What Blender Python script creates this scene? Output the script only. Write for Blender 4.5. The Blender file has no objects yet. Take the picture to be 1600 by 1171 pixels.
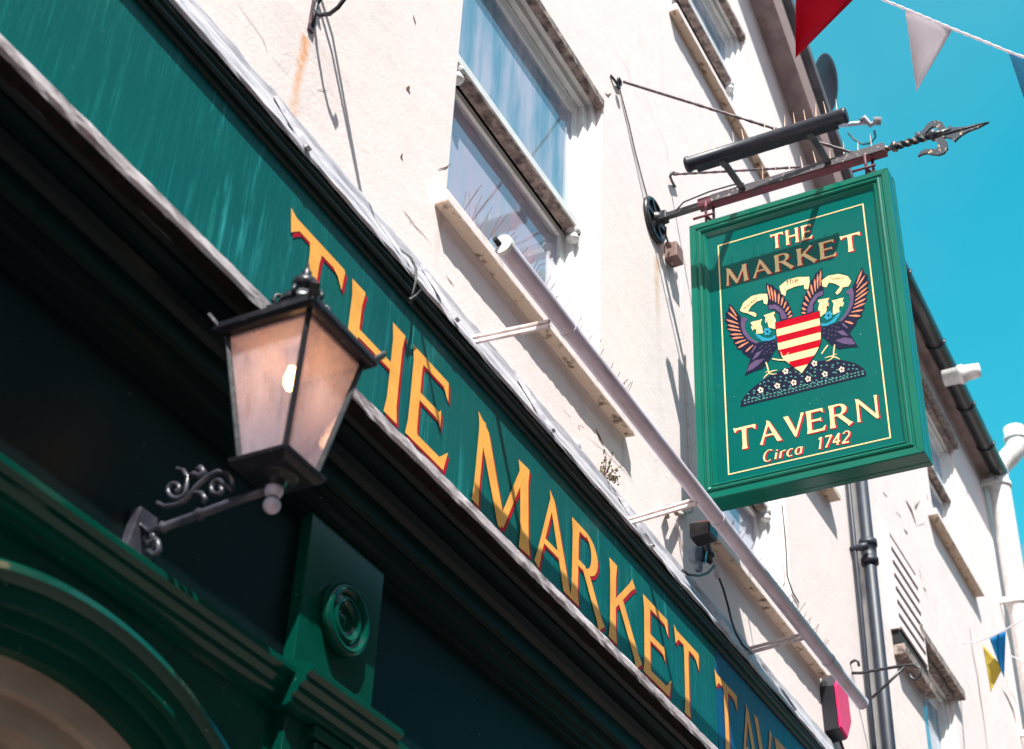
import bpy, bmesh, math, random
from mathutils import Vector, Matrix
random.seed(7)
sc = bpy.context.scene
COL = sc.collection

# ------------------------------------------------------------------ camera
CP = Vector((0.0, -2.2, 1.6))
RT = Vector((.46011941, -.88690713, .04105927))
DN = Vector((.53401329, .23950334, -.81084398))
FW = Vector((.70930948, .39501125, .58382033))
FPX = 2475.75
cam = bpy.data.objects.new('camera', bpy.data.cameras.new('camera'))
COL.objects.link(cam)
M3 = Matrix((RT, -DN, -FW)).transposed()
cam.matrix_world = Matrix.Translation(CP) @ M3.to_4x4()
cam.data.sensor_width = 36.0
cam.data.lens = FPX / 1600.0 * 36.0
cam.data.clip_start = 0.05
cam.data.clip_end = 2000.0
cam.data.dof.use_dof = True
cam.data.dof.focus_distance = 5.9
cam.data.dof.aperture_fstop = 4.0
sc.camera = cam

# ------------------------------------------------------------------ light
SUN = Vector((.481, .310, -.82)).normalized()
world = bpy.data.worlds.new('World'); sc.world = world
world.use_nodes = True
wn = world.node_tree; wn.nodes.clear()
wo = wn.nodes.new('ShaderNodeOutputWorld'); wb = wn.nodes.new('ShaderNodeBackground')
sky = wn.nodes.new('ShaderNodeTexSky'); sky.sky_type = 'NISHITA'; sky.sun_disc = False
sky.sun_elevation = math.radians(55.0); sky.sun_rotation = math.radians(237.2)
tint = wn.nodes.new('ShaderNodeMix'); tint.data_type = 'RGBA'; tint.blend_type = 'MULTIPLY'
tint.inputs[0].default_value = 1.0
tint.inputs[7].default_value = (.13, 1.90, 1.52, 1)
wn.links.new(sky.outputs[0], tint.inputs[6])
tc = wn.nodes.new('ShaderNodeTexCoord')
dp = wn.nodes.new('ShaderNodeVectorMath'); dp.operation = 'DOT_PRODUCT'; dp.inputs[1].default_value = Vector((-.45, -.85, .25)).normalized()
wn.links.new(tc.outputs['Generated'], dp.inputs[0])
mr = wn.nodes.new('ShaderNodeMapRange'); mr.interpolation_type = 'SMOOTHSTEP'
mr.inputs['From Min'].default_value = .05; mr.inputs['From Max'].default_value = .55; wn.links.new(dp.outputs['Value'], mr.inputs['Value'])
cn = wn.nodes.new('ShaderNodeTexNoise'); cn.inputs['Scale'].default_value = 2.6; cn.inputs['Detail'].default_value = 6; wn.links.new(tc.outputs['Generated'], cn.inputs['Vector'])
cr = wn.nodes.new('ShaderNodeValToRGB'); cr.color_ramp.elements[0].position = .40; cr.color_ramp.elements[1].position = .58; wn.links.new(cn.outputs[0], cr.inputs[0])
cm = wn.nodes.new('ShaderNodeMath'); cm.operation = 'MULTIPLY'; wn.links.new(mr.outputs[0], cm.inputs[0]); wn.links.new(cr.outputs[0], cm.inputs[1])
cl = wn.nodes.new('ShaderNodeMix'); cl.data_type = 'RGBA'; cl.inputs[7].default_value = (8.6, 6.4, 8.0, 1)
wn.links.new(cm.outputs[0], cl.inputs[0]); wn.links.new(tint.outputs[2], cl.inputs[6])
hz = wn.nodes.new('ShaderNodeTexNoise'); hz.inputs['Scale'].default_value = 3.2; hz.inputs['Detail'].default_value = 5; hz.inputs['Roughness'].default_value = .45; wn.links.new(tc.outputs['Generated'], hz.inputs['Vector'])
hr = wn.nodes.new('ShaderNodeMapRange'); hr.inputs['From Min'].default_value = .42; hr.inputs['From Max'].default_value = .75; hr.inputs['To Max'].default_value = .14; wn.links.new(hz.outputs[0], hr.inputs['Value'])
sz = wn.nodes.new('ShaderNodeSeparateXYZ'); wn.links.new(tc.outputs['Generated'], sz.inputs[0])
lr = wn.nodes.new('ShaderNodeMapRange'); lr.inputs['From Min'].default_value = .75; lr.inputs['From Max'].default_value = .35; lr.inputs['To Max'].default_value = .07; wn.links.new(sz.outputs[2], lr.inputs['Value'])
ha = wn.nodes.new('ShaderNodeMath'); ha.operation = 'ADD'; wn.links.new(hr.outputs[0], ha.inputs[0]); wn.links.new(lr.outputs[0], ha.inputs[1])
hm_ = wn.nodes.new('ShaderNodeMix'); hm_.data_type = 'RGBA'; hm_.inputs[7].default_value = (3.2, 5.0, 5.4, 1); wn.links.new(ha.outputs[0], hm_.inputs[0]); wn.links.new(cl.outputs[2], hm_.inputs[6])
wn.links.new(hm_.outputs[2], wb.inputs[0]); wn.links.new(wb.outputs[0], wo.inputs[0])
wb.inputs[1].default_value = .085
sun = bpy.data.objects.new('sun', bpy.data.lights.new('sun', 'SUN')); COL.objects.link(sun)
sun.data.energy = 4.8; sun.data.angle = math.radians(.5); sun.data.color = (1, .97, .90)
sun.rotation_euler = SUN.to_track_quat('-Z', 'Y').to_euler()
sc.view_settings.view_transform = 'Standard'; sc.view_settings.look = 'None'
sc.view_settings.exposure = 1.02; sc.view_settings.gamma = 1.0

# ------------------------------------------------------------------ helpers
def pt(px, py, x=None, y=None, z=None):
    d = RT * ((px - 800.0) / FPX) + DN * ((py - 585.5) / FPX) + FW
    if x is not None: t = (x - CP.x) / d.x
    elif y is not None: t = (y - CP.y) / d.y
    else: t = (z - CP.z) / d.z
    return CP + d * t

class MB:
    def __init__(s): s.bm = bmesh.new()
    def poly(s, pts):
        vs = [s.bm.verts.new(p) for p in pts]
        return s.bm.faces.new(vs)
    def hexa(s, p):           # 8 points: bottom loop, top loop
        v = [s.bm.verts.new(q) for q in p]
        for f in ((3,2,1,0),(4,5,6,7),(0,1,5,4),(1,2,6,5),(2,3,7,6),(3,0,4,7)):
            s.bm.faces.new([v[i] for i in f])
    def box(s, x0, x1, y0, y1, z0, z1):
        s.hexa([(x0,y0,z0),(x1,y0,z0),(x1,y1,z0),(x0,y1,z0),(x0,y0,z1),(x1,y0,z1),(x1,y1,z1),(x0,y1,z1)]); return s
    def bar(s, a, b, w, h, up=(0,0,1)):
        a, b = Vector(a), Vector(b); d = (b-a).normalized(); u = Vector(up)
        sd = d.cross(u)
        if sd.length < 1e-4: sd = d.cross(Vector((1,0,0)))
        sd.normalize(); u = sd.cross(d).normalized()
        sd *= w/2; u *= h/2
        s.hexa([a-sd-u, a+sd-u, a+sd+u, a-sd+u, b-sd-u, b+sd-u, b+sd+u, b-sd+u]); return s
    def tube(s, pts, r, n=8, caps=True):
        pts = [Vector(p) for p in pts]; rings = []; u = None
        rr = r if isinstance(r, (list, tuple)) else [r]*len(pts)
        for i, p in enumerate(pts):
            d = (pts[min(i+1, len(pts)-1)] - pts[max(i-1, 0)]).normalized()
            if u is None:
                u = d.cross(Vector((0,0,1)))
                if u.length < 1e-3: u = d.cross(Vector((1,0,0)))
            u = (u - d*u.dot(d)).normalized(); v = d.cross(u)
            rings.append([s.bm.verts.new(p + (u*math.cos(2*math.pi*k/n) + v*math.sin(2*math.pi*k/n))*rr[i]) for k in range(n)])
        for a, b in zip(rings, rings[1:]):
            for k in range(n):
                f = s.bm.faces.new((a[k], a[(k+1)%n], b[(k+1)%n], b[k])); f.smooth = n > 5
        if caps:
            s.bm.faces.new(rings[0][::-1]); s.bm.faces.new(rings[-1])
        return s
    def lathe(s, o, d, prof, n=24):        # prof: (distance along d, radius)
        o, d = Vector(o), Vector(d).normalized()
        u = d.cross(Vector((0,0,1)))
        if u.length < 1e-3: u = d.cross(Vector((1,0,0)))
        u.normalize(); v = d.cross(u); rings = []
        for t, r in prof:
            r = max(r, 1e-5)
            rings.append([s.bm.verts.new(o + d*t + (u*math.cos(2*math.pi*k/n) + v*math.sin(2*math.pi*k/n))*r) for k in range(n)])
        for a, b in zip(rings, rings[1:]):
            for k in range(n):
                f = s.bm.faces.new((a[k], a[(k+1)%n], b[(k+1)%n], b[k])); f.smooth = True
        s.bm.faces.new(rings[0][::-1]); s.bm.faces.new(rings[-1]); return s
    def prof_x(s, prof, x0, x1, n=1, jit=0, closed=False):   # (y, z) profile swept along x
        rows = []
        for i in range(n+1):
            x = x0 + (x1-x0)*i/n
            j = [(random.uniform(-jit, jit), random.uniform(-jit, jit)) for _ in prof] if jit else [(0,0)]*len(prof)
            rows.append([s.bm.verts.new((x, p[0]+q[0], p[1]+q[1])) for p, q in zip(prof, j)])
        m = len(prof)
        for a, b in zip(rows, rows[1:]):
            for k in range(m if closed else m-1):
                s.bm.faces.new((a[k], a[(k+1)%m], b[(k+1)%m], b[k]))
        if closed:
            s.bm.faces.new(rows[0][::-1]); s.bm.faces.new(rows[-1])
        return s
    def build(s, name, mat, parent=None, bevel=0, smooth=None):
        me = bpy.data.meshes.new(name)
        bmesh.ops.recalc_face_normals(s.bm, faces=s.bm.faces[:])
        s.bm.to_mesh(me); s.bm.free(); me.materials.append(mat)
        o = bpy.data.objects.new(name, me); COL.objects.link(o)
        if parent is not None:
            o.parent = parent
            o.matrix_parent_inverse = Matrix.Translation(parent_world(parent)).inverted()
        if bevel:
            b = o.modifiers.new('bevel', 'BEVEL'); b.width = bevel; b.segments = 2; b.limit_method = 'ANGLE'
        return o
def parent_world(p):
    v = Vector((0,0,0))
    if p.type == 'EMPTY': v = Vector(p.location)
    return v
def tag(o, label, cat=None, group=None, kind=None):
    if label: o['label'] = label
    if cat: o['category'] = cat
    if group: o['group'] = group
    if kind: o['kind'] = kind
    return o
def thing(name, label, cat, loc, group=None):
    o = bpy.data.objects.new(name, None); o.empty_display_size = .1; COL.objects.link(o)
    o.location = loc
    return tag(o, label, cat, group)

# ------------------------------------------------------------------ materials
def newmat(name):
    m = bpy.data.materials.new(name); m.use_nodes = True
    return m, m.node_tree, m.node_tree.nodes['Principled BSDF']
def lk(t, a, b): t.links.new(a, b)
def noise(t, scale, detail=4, rough=.6, vec=None, stretch=None):
    n = t.nodes.new('ShaderNodeTexNoise'); n.inputs['Scale'].default_value = scale
    n.inputs['Detail'].default_value = detail; n.inputs['Roughness'].default_value = rough
    g = t.nodes.new('ShaderNodeNewGeometry')
    mp = t.nodes.new('ShaderNodeMapping'); lk(t, g.outputs['Position'], mp.inputs[0])
    if stretch: mp.inputs['Scale'].default_value = stretch
    lk(t, mp.outputs[0], n.inputs['Vector'])
    return n.outputs[0]
def ramp(t, src, p0, p1, c0=(0,0,0,1), c1=(1,1,1,1)):
    r = t.nodes.new('ShaderNodeValToRGB'); e = r.color_ramp.elements
    e[0].position = p0; e[1].position = p1; e[0].color = c0; e[1].color = c1
    lk(t, src, r.inputs[0]); return r.outputs[0]
def mixc(t, fac, a, b):
    m = t.nodes.new('ShaderNodeMix'); m.data_type = 'RGBA'
    for s, v in ((0, fac), (6, a), (7, b)):
        if isinstance(v, (int, float)): m.inputs[s].default_value = v
        elif isinstance(v, tuple): m.inputs[s].default_value = v if len(v) == 4 else v + (1,)
        else: lk(t, v, m.inputs[s])
    return m.outputs[2]
def bump(t, p, src, strength, dist):
    b = t.nodes.new('ShaderNodeBump'); b.inputs['Strength'].default_value = strength
    b.inputs['Distance'].default_value = dist; lk(t, src, b.inputs['Height']); lk(t, b.outputs[0], p.inputs['Normal'])
def simple(name, c, rough=.5, c2=None, scale=20, lo=.4, hi=.65, bmp=0, bd=.002, metal=0, stretch=None, spec=.5, coat=0):
    m, t, p = newmat(name)
    p.inputs['Roughness'].default_value = rough; p.inputs['Metallic'].default_value = metal
    p.inputs['Specular IOR Level'].default_value = spec; p.inputs['Coat Weight'].default_value = coat
    p.inputs['Coat Roughness'].default_value = .06
    n = noise(t, scale, stretch=stretch)
    if c2 is None: c2 = tuple(v*.82 for v in c)
    lk(t, mixc(t, ramp(t, n, lo, hi), c, c2), p.inputs['Base Color'])
    if bmp: bump(t, p, n, bmp, bd)
    return m

def wall_mat(name, base, dirt, brick=False, stains=()):
    m, t, p = newmat(name)
    p.inputs['Roughness'].default_value = .85; p.inputs['Specular IOR Level'].default_value = .2
    big = ramp(t, noise(t, 1.3, 5, .65), .45, .8)
    c = mixc(t, big, base, tuple(v*.93 for v in base))
    # vertical grime streaks
    st = ramp(t, noise(t, 5, 4, .6, stretch=(2.5, 1, .35)), .60, .85)
    c = mixc(t, st, c, tuple(v*k for v, k in zip(base, (.9, .86, .84))))
    # small chips and specks
    sp = ramp(t, noise(t, 26, 3, .8), .735, .76)
    gate = ramp(t, noise(t, 1.7, 3, .5), .50, .62)
    mul = t.nodes.new('ShaderNodeMath'); mul.operation = 'MULTIPLY'; lk(t, sp, mul.inputs[0]); lk(t, gate, mul.inputs[1])
    c = mixc(t, mul.outputs[0], c, dirt)
    vo = t.nodes.new('ShaderNodeTexVoronoi'); vo.feature = 'DISTANCE_TO_EDGE'; vo.inputs['Scale'].default_value = 1.1
    g0 = t.nodes.new('ShaderNodeNewGeometry'); nn0 = t.nodes.new('ShaderNodeTexNoise'); nn0.inputs['Scale'].default_value = 4; nn0.inputs['Detail'].default_value = 6
    lk(t, g0.outputs['Position'], nn0.inputs['Vector'])
    va = t.nodes.new('ShaderNodeVectorMath'); va.operation = 'MULTIPLY_ADD'; va.inputs[1].default_value = (.5,.5,.5); lk(t, nn0.outputs['Color'], va.inputs[0]); lk(t, g0.outputs['Position'], va.inputs[2]); lk(t, va.outputs[0], vo.inputs['Vector'])
    ck = ramp(t, vo.outputs['Distance'], .0, .005, (1,1,1,1), (0,0,0,1)); cg = ramp(t, noise(t, 1.4, 4, .7), .52, .60)
    cmul = t.nodes.new('ShaderNodeMath'); cmul.operation = 'MULTIPLY'; lk(t, ck, cmul.inputs[0]); lk(t, cg, cmul.inputs[1])
    cm2 = t.nodes.new('ShaderNodeMath'); cm2.operation = 'MULTIPLY'; cm2.inputs[1].default_value = .55; lk(t, cmul.outputs[0], cm2.inputs[0])
    c = mixc(t, cm2.outputs[0], c, tuple(v*.45 for v in base))
    gr = ramp(t, noise(t, 3.2, 8, .8), .56, .74); gr2 = t.nodes.new('ShaderNodeMath'); gr2.operation = 'MULTIPLY'; gr2.inputs[1].default_value = .30; lk(t, gr, gr2.inputs[0])
    c = mixc(t, gr2.outputs[0], c, (.40, .31, .27))
    for (x_, za, zb_, w_, col_, am_) in stains:
        g9 = t.nodes.new('ShaderNodeNewGeometry'); sp9 = t.nodes.new('ShaderNodeSeparateXYZ'); lk(t, g9.outputs['Position'], sp9.inputs[0])
        wob = t.nodes.new('ShaderNodeMath'); wob.operation = 'MULTIPLY_ADD'; wob.inputs[1].default_value = w_*1.6; wob.inputs[2].default_value = -x_-w_*.8; lk(t, noise(t, 9, 4, .7), wob.inputs[0])
        dx9 = t.nodes.new('ShaderNodeMath'); dx9.operation = 'ADD'; lk(t, sp9.outputs[0], dx9.inputs[0]); lk(t, wob.outputs[0], dx9.inputs[1])
        ab9 = t.nodes.new('ShaderNodeMath'); ab9.operation = 'ABSOLUTE'; lk(t, dx9.outputs[0], ab9.inputs[0])
        r1 = t.nodes.new('ShaderNodeMapRange'); r1.interpolation_type = 'SMOOTHSTEP'; r1.inputs['From Min'].default_value = w_; r1.inputs['From Max'].default_value = 0; lk(t, ab9.outputs[0], r1.inputs['Value'])
        r2 = t.nodes.new('ShaderNodeMapRange'); r2.inputs['From Min'].default_value = za; r2.inputs['From Max'].default_value = zb_; lk(t, sp9.outputs[2], r2.inputs['Value'])
        r3 = t.nodes.new('ShaderNodeMath'); r3.operation = 'LESS_THAN'; r3.inputs[1].default_value = zb_; lk(t, sp9.outputs[2], r3.inputs[0])
        fac = None
        for q in (r1.outputs[0], r2.outputs[0], r3.outputs[0], ramp(t, noise(t, 30, 4, .7), .25, .6)):
            if fac is None: fac = q; continue
            mm9 = t.nodes.new('ShaderNodeMath'); mm9.operation = 'MULTIPLY'; lk(t, fac, mm9.inputs[0]); lk(t, q, mm9.inputs[1]); fac = mm9.outputs[0]
        mm9 = t.nodes.new('ShaderNodeMath'); mm9.operation = 'MULTIPLY'; mm9.inputs[1].default_value = am_; lk(t, fac, mm9.inputs[0])
        c = mixc(t, mm9.outputs[0], c, col_)
    h = noise(t, 70, 4, .6); h2 = noise(t, 9, 3, .5)
    add = t.nodes.new('ShaderNodeMath'); add.operation = 'MULTIPLY_ADD'; add.inputs[1].default_value = 2.0
    lk(t, h2, add.inputs[0]); lk(t, h, add.inputs[2]); hs = add.outputs[0]
    if brick:
        b = t.nodes.new('ShaderNodeTexBrick'); g = t.nodes.new('ShaderNodeNewGeometry')
        mp = t.nodes.new('ShaderNodeMapping'); mp.inputs['Rotation'].default_value = (math.radians(-90), 0, 0)
        lk(t, g.outputs['Position'], mp.inputs[0]); lk(t, mp.outputs[0], b.inputs[0])
        b.inputs['Scale'].default_value = 1; b.inputs['Brick Width'].default_value = .225; b.inputs['Row Height'].default_value = .075
        b.inputs['Mortar Size'].default_value = .006; b.inputs['Mortar Smooth'].default_value = .6
        b.inputs['Color1'].default_value = (1,1,1,1); b.inputs['Color2'].default_value = (.9,.9,.9,1); b.inputs['Mortar'].default_value = (.2,.2,.2,1)
        a2 = t.nodes.new('ShaderNodeMath'); a2.operation = 'MULTIPLY_ADD'; a2.inputs[1].default_value = .8
        lk(t, b.outputs[0], a2.inputs[0]); lk(t, hs, a2.inputs[2]); hs = a2.outputs[0]
        mf = ramp(t, b.outputs['Fac'], .3, .9)
        gm = ramp(t, noise(t, 3, 3, .6), .45, .65)
        mm = t.nodes.new('ShaderNodeMath'); mm.operation = 'MULTIPLY'; lk(t, mf, mm.inputs[0]); lk(t, gm, mm.inputs[1])
        c = mixc(t, mm.outputs[0], c, tuple(v*.8 for v in base))
    lk(t, c, p.inputs['Base Color']); bump(t, p, hs, .35, .0035)
    return m

a1 = pt(478, 62, y=0); a2 = pt(1026, 405, y=0)
STAINS = [(a1.x, a1.z-.45, a1.z+.01, .035, (.80,.36,.15), 1.6), (a2.x, a2.z-.45, a2.z, .045, (.72,.45,.28), 1.3), (3.40, 4.85, 5.17, .03, (.40,.33,.28), .5), (4.90, 4.88, 5.17, .03, (.40,.33,.28), .5),
          (2.60, 4.70, 5.25, .30, (.55,.47,.44), .35), (4.30, 4.70, 5.15, .6, (.55,.47,.44), .40), (5.9, 4.6, 5.15, .5, (.50,.42,.40), .4), (5.30, 5.0, 6.5, .05, (.62,.52,.47), .4)]
WALL = wall_mat('painted_render', (.85, .745, .735), (.22, .12, .10), False, STAINS)
WALLB = wall_mat('painted_brick', (.85, .745, .735), (.30, .17, .13), True)
WHITE = simple('white_window_paint', (.80, .80, .80), .35, (.70, .70, .70), 12)
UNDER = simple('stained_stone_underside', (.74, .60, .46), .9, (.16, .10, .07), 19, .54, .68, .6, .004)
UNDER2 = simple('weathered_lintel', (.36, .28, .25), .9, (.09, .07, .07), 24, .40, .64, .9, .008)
LEAD = simple('lead_flashing', (.50, .47, .50), .55, (.26, .25, .30), 7, .35, .68, .8, .012, stretch=(.6, 3, 3))
LEDGE = simple('weathered_ledge_paint', (.62, .55, .58), .7, (.16, .11, .12), 22, .50, .66, .9, .006, stretch=(.35, 1, 1))
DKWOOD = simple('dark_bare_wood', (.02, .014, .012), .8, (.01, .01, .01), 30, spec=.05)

def green_mat(name, c, c2, streak=None, rough=.3, coat=.6, sheen=None):
    m, t, p = newmat(name)
    p.inputs['Roughness'].default_value = rough; p.inputs['Coat Weight'].default_value = coat; p.inputs['Coat Roughness'].default_value = .08
    if sheen: p.inputs['Specular IOR Level'].default_value = sheen
    col = mixc(t, ramp(t, noise(t, 3, 4, .6), .35, .7), c, c2)
    if streak:
        s1 = ramp(t, noise(t, 11, 7, .75, stretch=(3.4, 1, .20)), .55, .70)
        s2 = ramp(t, noise(t, 2.6, 3, .6, stretch=(1, 1, .3)), .46, .66)
        mu = t.nodes.new('ShaderNodeMath'); mu.operation = 'MULTIPLY'; lk(t, s1, mu.inputs[0]); lk(t, s2, mu.inputs[1])
        mu2 = t.nodes.new('ShaderNodeMath'); mu2.operation = 'MULTIPLY'; mu2.inputs[1].default_value = .6; lk(t, mu.outputs[0], mu2.inputs[0])
        col = mixc(t, mu2.outputs[0], col, streak)
        s3 = ramp(t, noise(t, 40, 3, .6, stretch=(5, 1, .1)), .55, .8)
        mu3 = t.nodes.new('ShaderNodeMath'); mu3.operation = 'MULTIPLY'; mu3.inputs[1].default_value = .25; lk(t, s3, mu3.inputs[0])
        col = mixc(t, mu3.outputs[0], col, streak)
    sp = ramp(t, noise(t, 60, 3, .85), .725, .745)
    col = mixc(t, sp, col, (.35, .5, .45))
    lk(t, col, p.inputs['Base Color']); bump(t, p, noise(t, 18, 3, .5, stretch=(1, 1, .4)), .12, .003)
    return m
BOARD = green_mat('fascia_green', (.0006, .086, .092), (.0008, .098, .090), (.05, .46, .46), .42, .05, .1)
BOARD2 = green_mat('shade_tinted_fascia', (.0008, .048, .165), (.001, .058, .155), (.05, .40, .46), .40, .05, .15)  # fascia green with the blue of the sign's shade put into the colour
GLOSS = green_mat('gloss_green', (.0006, .052, .036), (.0006, .038, .027), None, .14, .22, .12)
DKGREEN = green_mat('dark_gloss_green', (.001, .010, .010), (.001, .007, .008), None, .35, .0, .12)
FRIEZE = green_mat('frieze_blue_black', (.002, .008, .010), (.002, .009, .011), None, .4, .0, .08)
SIGNG = green_mat('sign_board_green', (.0005, .098, .084), (.0005, .088, .078), None, .20, .0, .12)
SIGNF = green_mat('sign_frame_green', (.0005, .125, .084), (.0005, .105, .072), None, .20, .1, .25)
GOLD = simple('yellow_letter_paint', (.86, .42, .09), .45, (.78, .35, .07), 10, spec=.12)
RED = simple('red_letter_shade', (.42, .002, .025), .5, spec=.12)
CREAM = simple('cream_sign_paint', (.78, .58, .29), .22, (.74, .54, .28), 30, spec=.12)
SRED = simple('scarlet_sign_paint', (.42, .0, .012), .22, spec=.12)
SORANGE = simple('orange_feather_paint', (.62, .22, .12), .22, spec=.12)
SPURPLE = simple('purple_feather_paint', (.11, .07, .15), .22, spec=.12)
SNAVY = simple('navy_sign_paint', (.012, .014, .035), .22, spec=.12)
SBLUE = simple('light_blue_sign_paint', (.03, .32, .48), .22, spec=.12)
SMINT = simple('mint_tuft_paint', (.12, .42, .34), .22, spec=.12)
IRON = simple('black_painted_iron', (.018, .018, .024), .38, (.05, .04, .05), 40, .5, .72, .5, .002)
RUST = simple('maroon_rusty_steel', (.16, .012, .03), .55, (.05, .02, .03), 60, .42, .6, .4, .002)
FLAKE = simple('flaking_black_paint', (.05, .04, .05), .6, (.40, .32, .29), 70, .60, .66, .6, .002)
FINIAL = simple('flaking_finial_paint', (.025, .03, .045), .4, (.55, .36, .22), 38, .60, .635, .3, .002)
GREYPAINT = simple('lavender_grey_metal', (.62, .56, .68), .42, (.42, .34, .38), 9, .42, .75, .15, .001, coat=.1, stretch=(.5, 2, 2))
PINKWHITE = simple('grubby_white_metal', (.66, .56, .55), .5, (.35, .26, .24), 30, .5, .75)
WHITEPLASTIC = simple('white_plastic', (.80, .78, .76), .4)
BLACKPIPE = simple('dark_blue_grey_pipe_paint', (.018, .024, .045), .5, (.012, .015, .025), 12)
TUBEMAT = simple('dark_grey_enamel', (.020, .022, .036), .42, (.03, .03, .042), 25, spec=.3)
CLIP = simple('tan_plastic_spikes', (.75, .52, .38), .5)
WIRE = simple('fine_steel_wire', (.28, .20, .20), .4, metal=.4)
STAY = simple('weathered_black_rod', (.05, .03, .045), .45, (.22, .12, .12), 45, .5, .66)
CABLE = simple('black_cable', (.02, .02, .022), .5)
BROWN = simple('brown_junction_box', (.22, .13, .11), .6)
DARKIN = simple('dark_interior', (.012, .012, .016), .9)
ROOFM = simple('slate_roof', (.09, .09, .11), .8, (.05, .05, .06), 8, bmp=.5, bd=.01)
SOFFIT = simple('grey_brown_soffit', (.34, .27, .26), .85, (.24, .18, .18), 9)
ARCHC = simple('cream_arch_plaster', (.36, .31, .24), .8, (.28, .23, .18), 6)

def glass_mat(name, c, c2, fac):
    m, t, p = newmat(name); out = t.nodes['Material Output']
    n = noise(t, 3.0, 4, .55, stretch=(2.6, 1, .45))
    lk(t, mixc(t, ramp(t, n, .38, .62), c, c2), p.inputs['Base Color'])
    p.inputs['Roughness'].default_value = .6
    g = t.nodes.new('ShaderNodeBsdfGlossy'); g.inputs['Roughness'].default_value = .03
    g.inputs['Color'].default_value = (.9, .93, 1, 1)
    b = t.nodes.new('ShaderNodeBump'); b.inputs['Strength'].default_value = .08; b.inputs['Distance'].default_value = .02
    lk(t, noise(t, 2.2, 2, .5), b.inputs['Height']); lk(t, b.outputs[0], g.inputs['Normal'])
    mx = t.nodes.new('ShaderNodeMixShader'); mx.inputs[0].default_value = fac
    lk(t, p.outputs[0], mx.inputs[1]); lk(t, g.outputs[0], mx.inputs[2]); lk(t, mx.outputs[0], out.inputs['Surface'])
    return m
GLASS = glass_mat('window_glass_net_curtain', (.07, .22, .32), (.42, .42, .52), .30)
GLASS2 = glass_mat('window_glass_lower', (.30, .36, .46), (.46, .36, .46), .30)
DGLASS = glass_mat('dim_window_glass', (.02, .03, .03), (.03, .04, .04), .15)

def lantern_glass():
    m, t, p = newmat('dusty_lantern_glass'); out = t.nodes['Material Output']
    tr = t.nodes.new('ShaderNodeBsdfTransparent'); tr.inputs[0].default_value = (1, .96, .97, 1)
    df = t.nodes.new('ShaderNodeBsdfTranslucent'); df.inputs[0].default_value = (.72, .66, .78, 1)
    d2 = t.nodes.new('ShaderNodeBsdfDiffuse'); d2.inputs[0].default_value = (.66, .60, .72, 1)
    gl = t.nodes.new('ShaderNodeBsdfGlossy'); gl.inputs['Roughness'].default_value = .08
    a = t.nodes.new('ShaderNodeMixShader'); a.inputs[0].default_value = .5; lk(t, df.outputs[0], a.inputs[1]); lk(t, d2.outputs[0], a.inputs[2])
    b = t.nodes.new('ShaderNodeMixShader'); lk(t, tr.outputs[0], b.inputs[1]); lk(t, a.outputs[0], b.inputs[2])
    n = ramp(t, noise(t, 14, 4, .6, stretch=(2, 2, .5)), .3, .75, (.22,)*3+(1,), (.56,)*3+(1,)); lk(t, n, b.inputs[0])
    c = t.nodes.new('ShaderNodeMixShader'); c.inputs[0].default_value = .07; lk(t, b.outputs[0], c.inputs[1]); lk(t, gl.outputs[0], c.inputs[2])
    lk(t, c.outputs[0], out.inputs['Surface']); return m
LGLASS = lantern_glass()
def emit(name, c, s):
    m, t, p = newmat(name); p.inputs['Base Color'].default_value = c + (1,)
    p.inputs['Emission Color'].default_value = c + (1,); p.inputs['Emission Strength'].default_value = s; return m
BULB = emit('glowing_bulb', (1, .58, .25), 11)

# ------------------------------------------------------------------ ground
m = MB(); m.poly([(-300, -300, 0), (300, -300, 0), (300, 300, 0), (-300, 300, 0)])
tag(m.build('ground', simple('street_paving', (.22, .15, .14), .9, (.17, .115, .11), 2)), 'dark paved street ground below the pub', kind='structure')
m = MB(); m.box(-40, 60, -2.0, -.002, .004, .12)
tag(m.build('pavement', simple('pavement_slabs', (.24, .17, .16), .9, (.18, .13, .125), 3), bevel=.01), 'narrow stone pavement along the pub front', kind='structure')

# ------------------------------------------------------------------ walls with real openings
def wall_mesh(mb, x0, x1, z0, z1, holes, depth=.14, y=0.0):
    xs = sorted({x0, x1, *[v for h in holes for v in h[:2]]}); zs = sorted({z0, z1, *[v for h in holes for v in h[2:4]]})
    for a, b in zip(xs, xs[1:]):
        for c, d in zip(zs, zs[1:]):
            cx, cz = (a+b)/2, (c+d)/2
            if any(h[0] < cx < h[1] and h[2] < cz < h[3] for h in holes): continue
            mb.poly([(a,y,c),(b,y,c),(b,y,d),(a,y,d)])
    for a, b, c, d in [h[:4] for h in holes]:
        mb.poly([(a,y,c),(a,y+depth,c),(a,y+depth,d),(a,y,d)]); mb.poly([(b,y,c),(b,y+depth,c),(b,y+depth,d),(b,y,d)])
        mb.poly([(a,y,d),(b,y,d),(b,y+depth,d),(a,y+depth,d)]); mb.poly([(a,y,c),(b,y,c),(b,y+depth,c),(a,y+depth,c)])

H1 = (3.42, 4.67, 5.215, 6.87); H2 = (5.87, 7.00, 5.215, 6.80); HU = (5.56, 6.81, 8.40, 9.45)
pub = thing('pub_building', 'white rendered pub wall with sash windows above the green fascia', 'building', (3, 0, 0))
m = MB()
wall_mesh(m, -4, 7.7, 4.4, 9.52, [H1, H2, HU])
VZ = lambda x: 9.97 - .57*(x-6.98)
m.poly([(7.7,0,4.4),(8.66,0,4.4),(8.66,0,VZ(8.66)),(7.7,0,VZ(7.7)),(7.7,0,9.52)])
m.poly([(-4,0,9.52),(7.7,0,9.52),(7.7,0,VZ(7.7)),(-4,0,VZ(-4))])
m.poly([(8.66,0,4.4),(8.66,6,4.4),(8.66,6,VZ(8.66)),(8.66,0,VZ(8.66))])
wallA = m.build('wall', WALL, pub)

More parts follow.
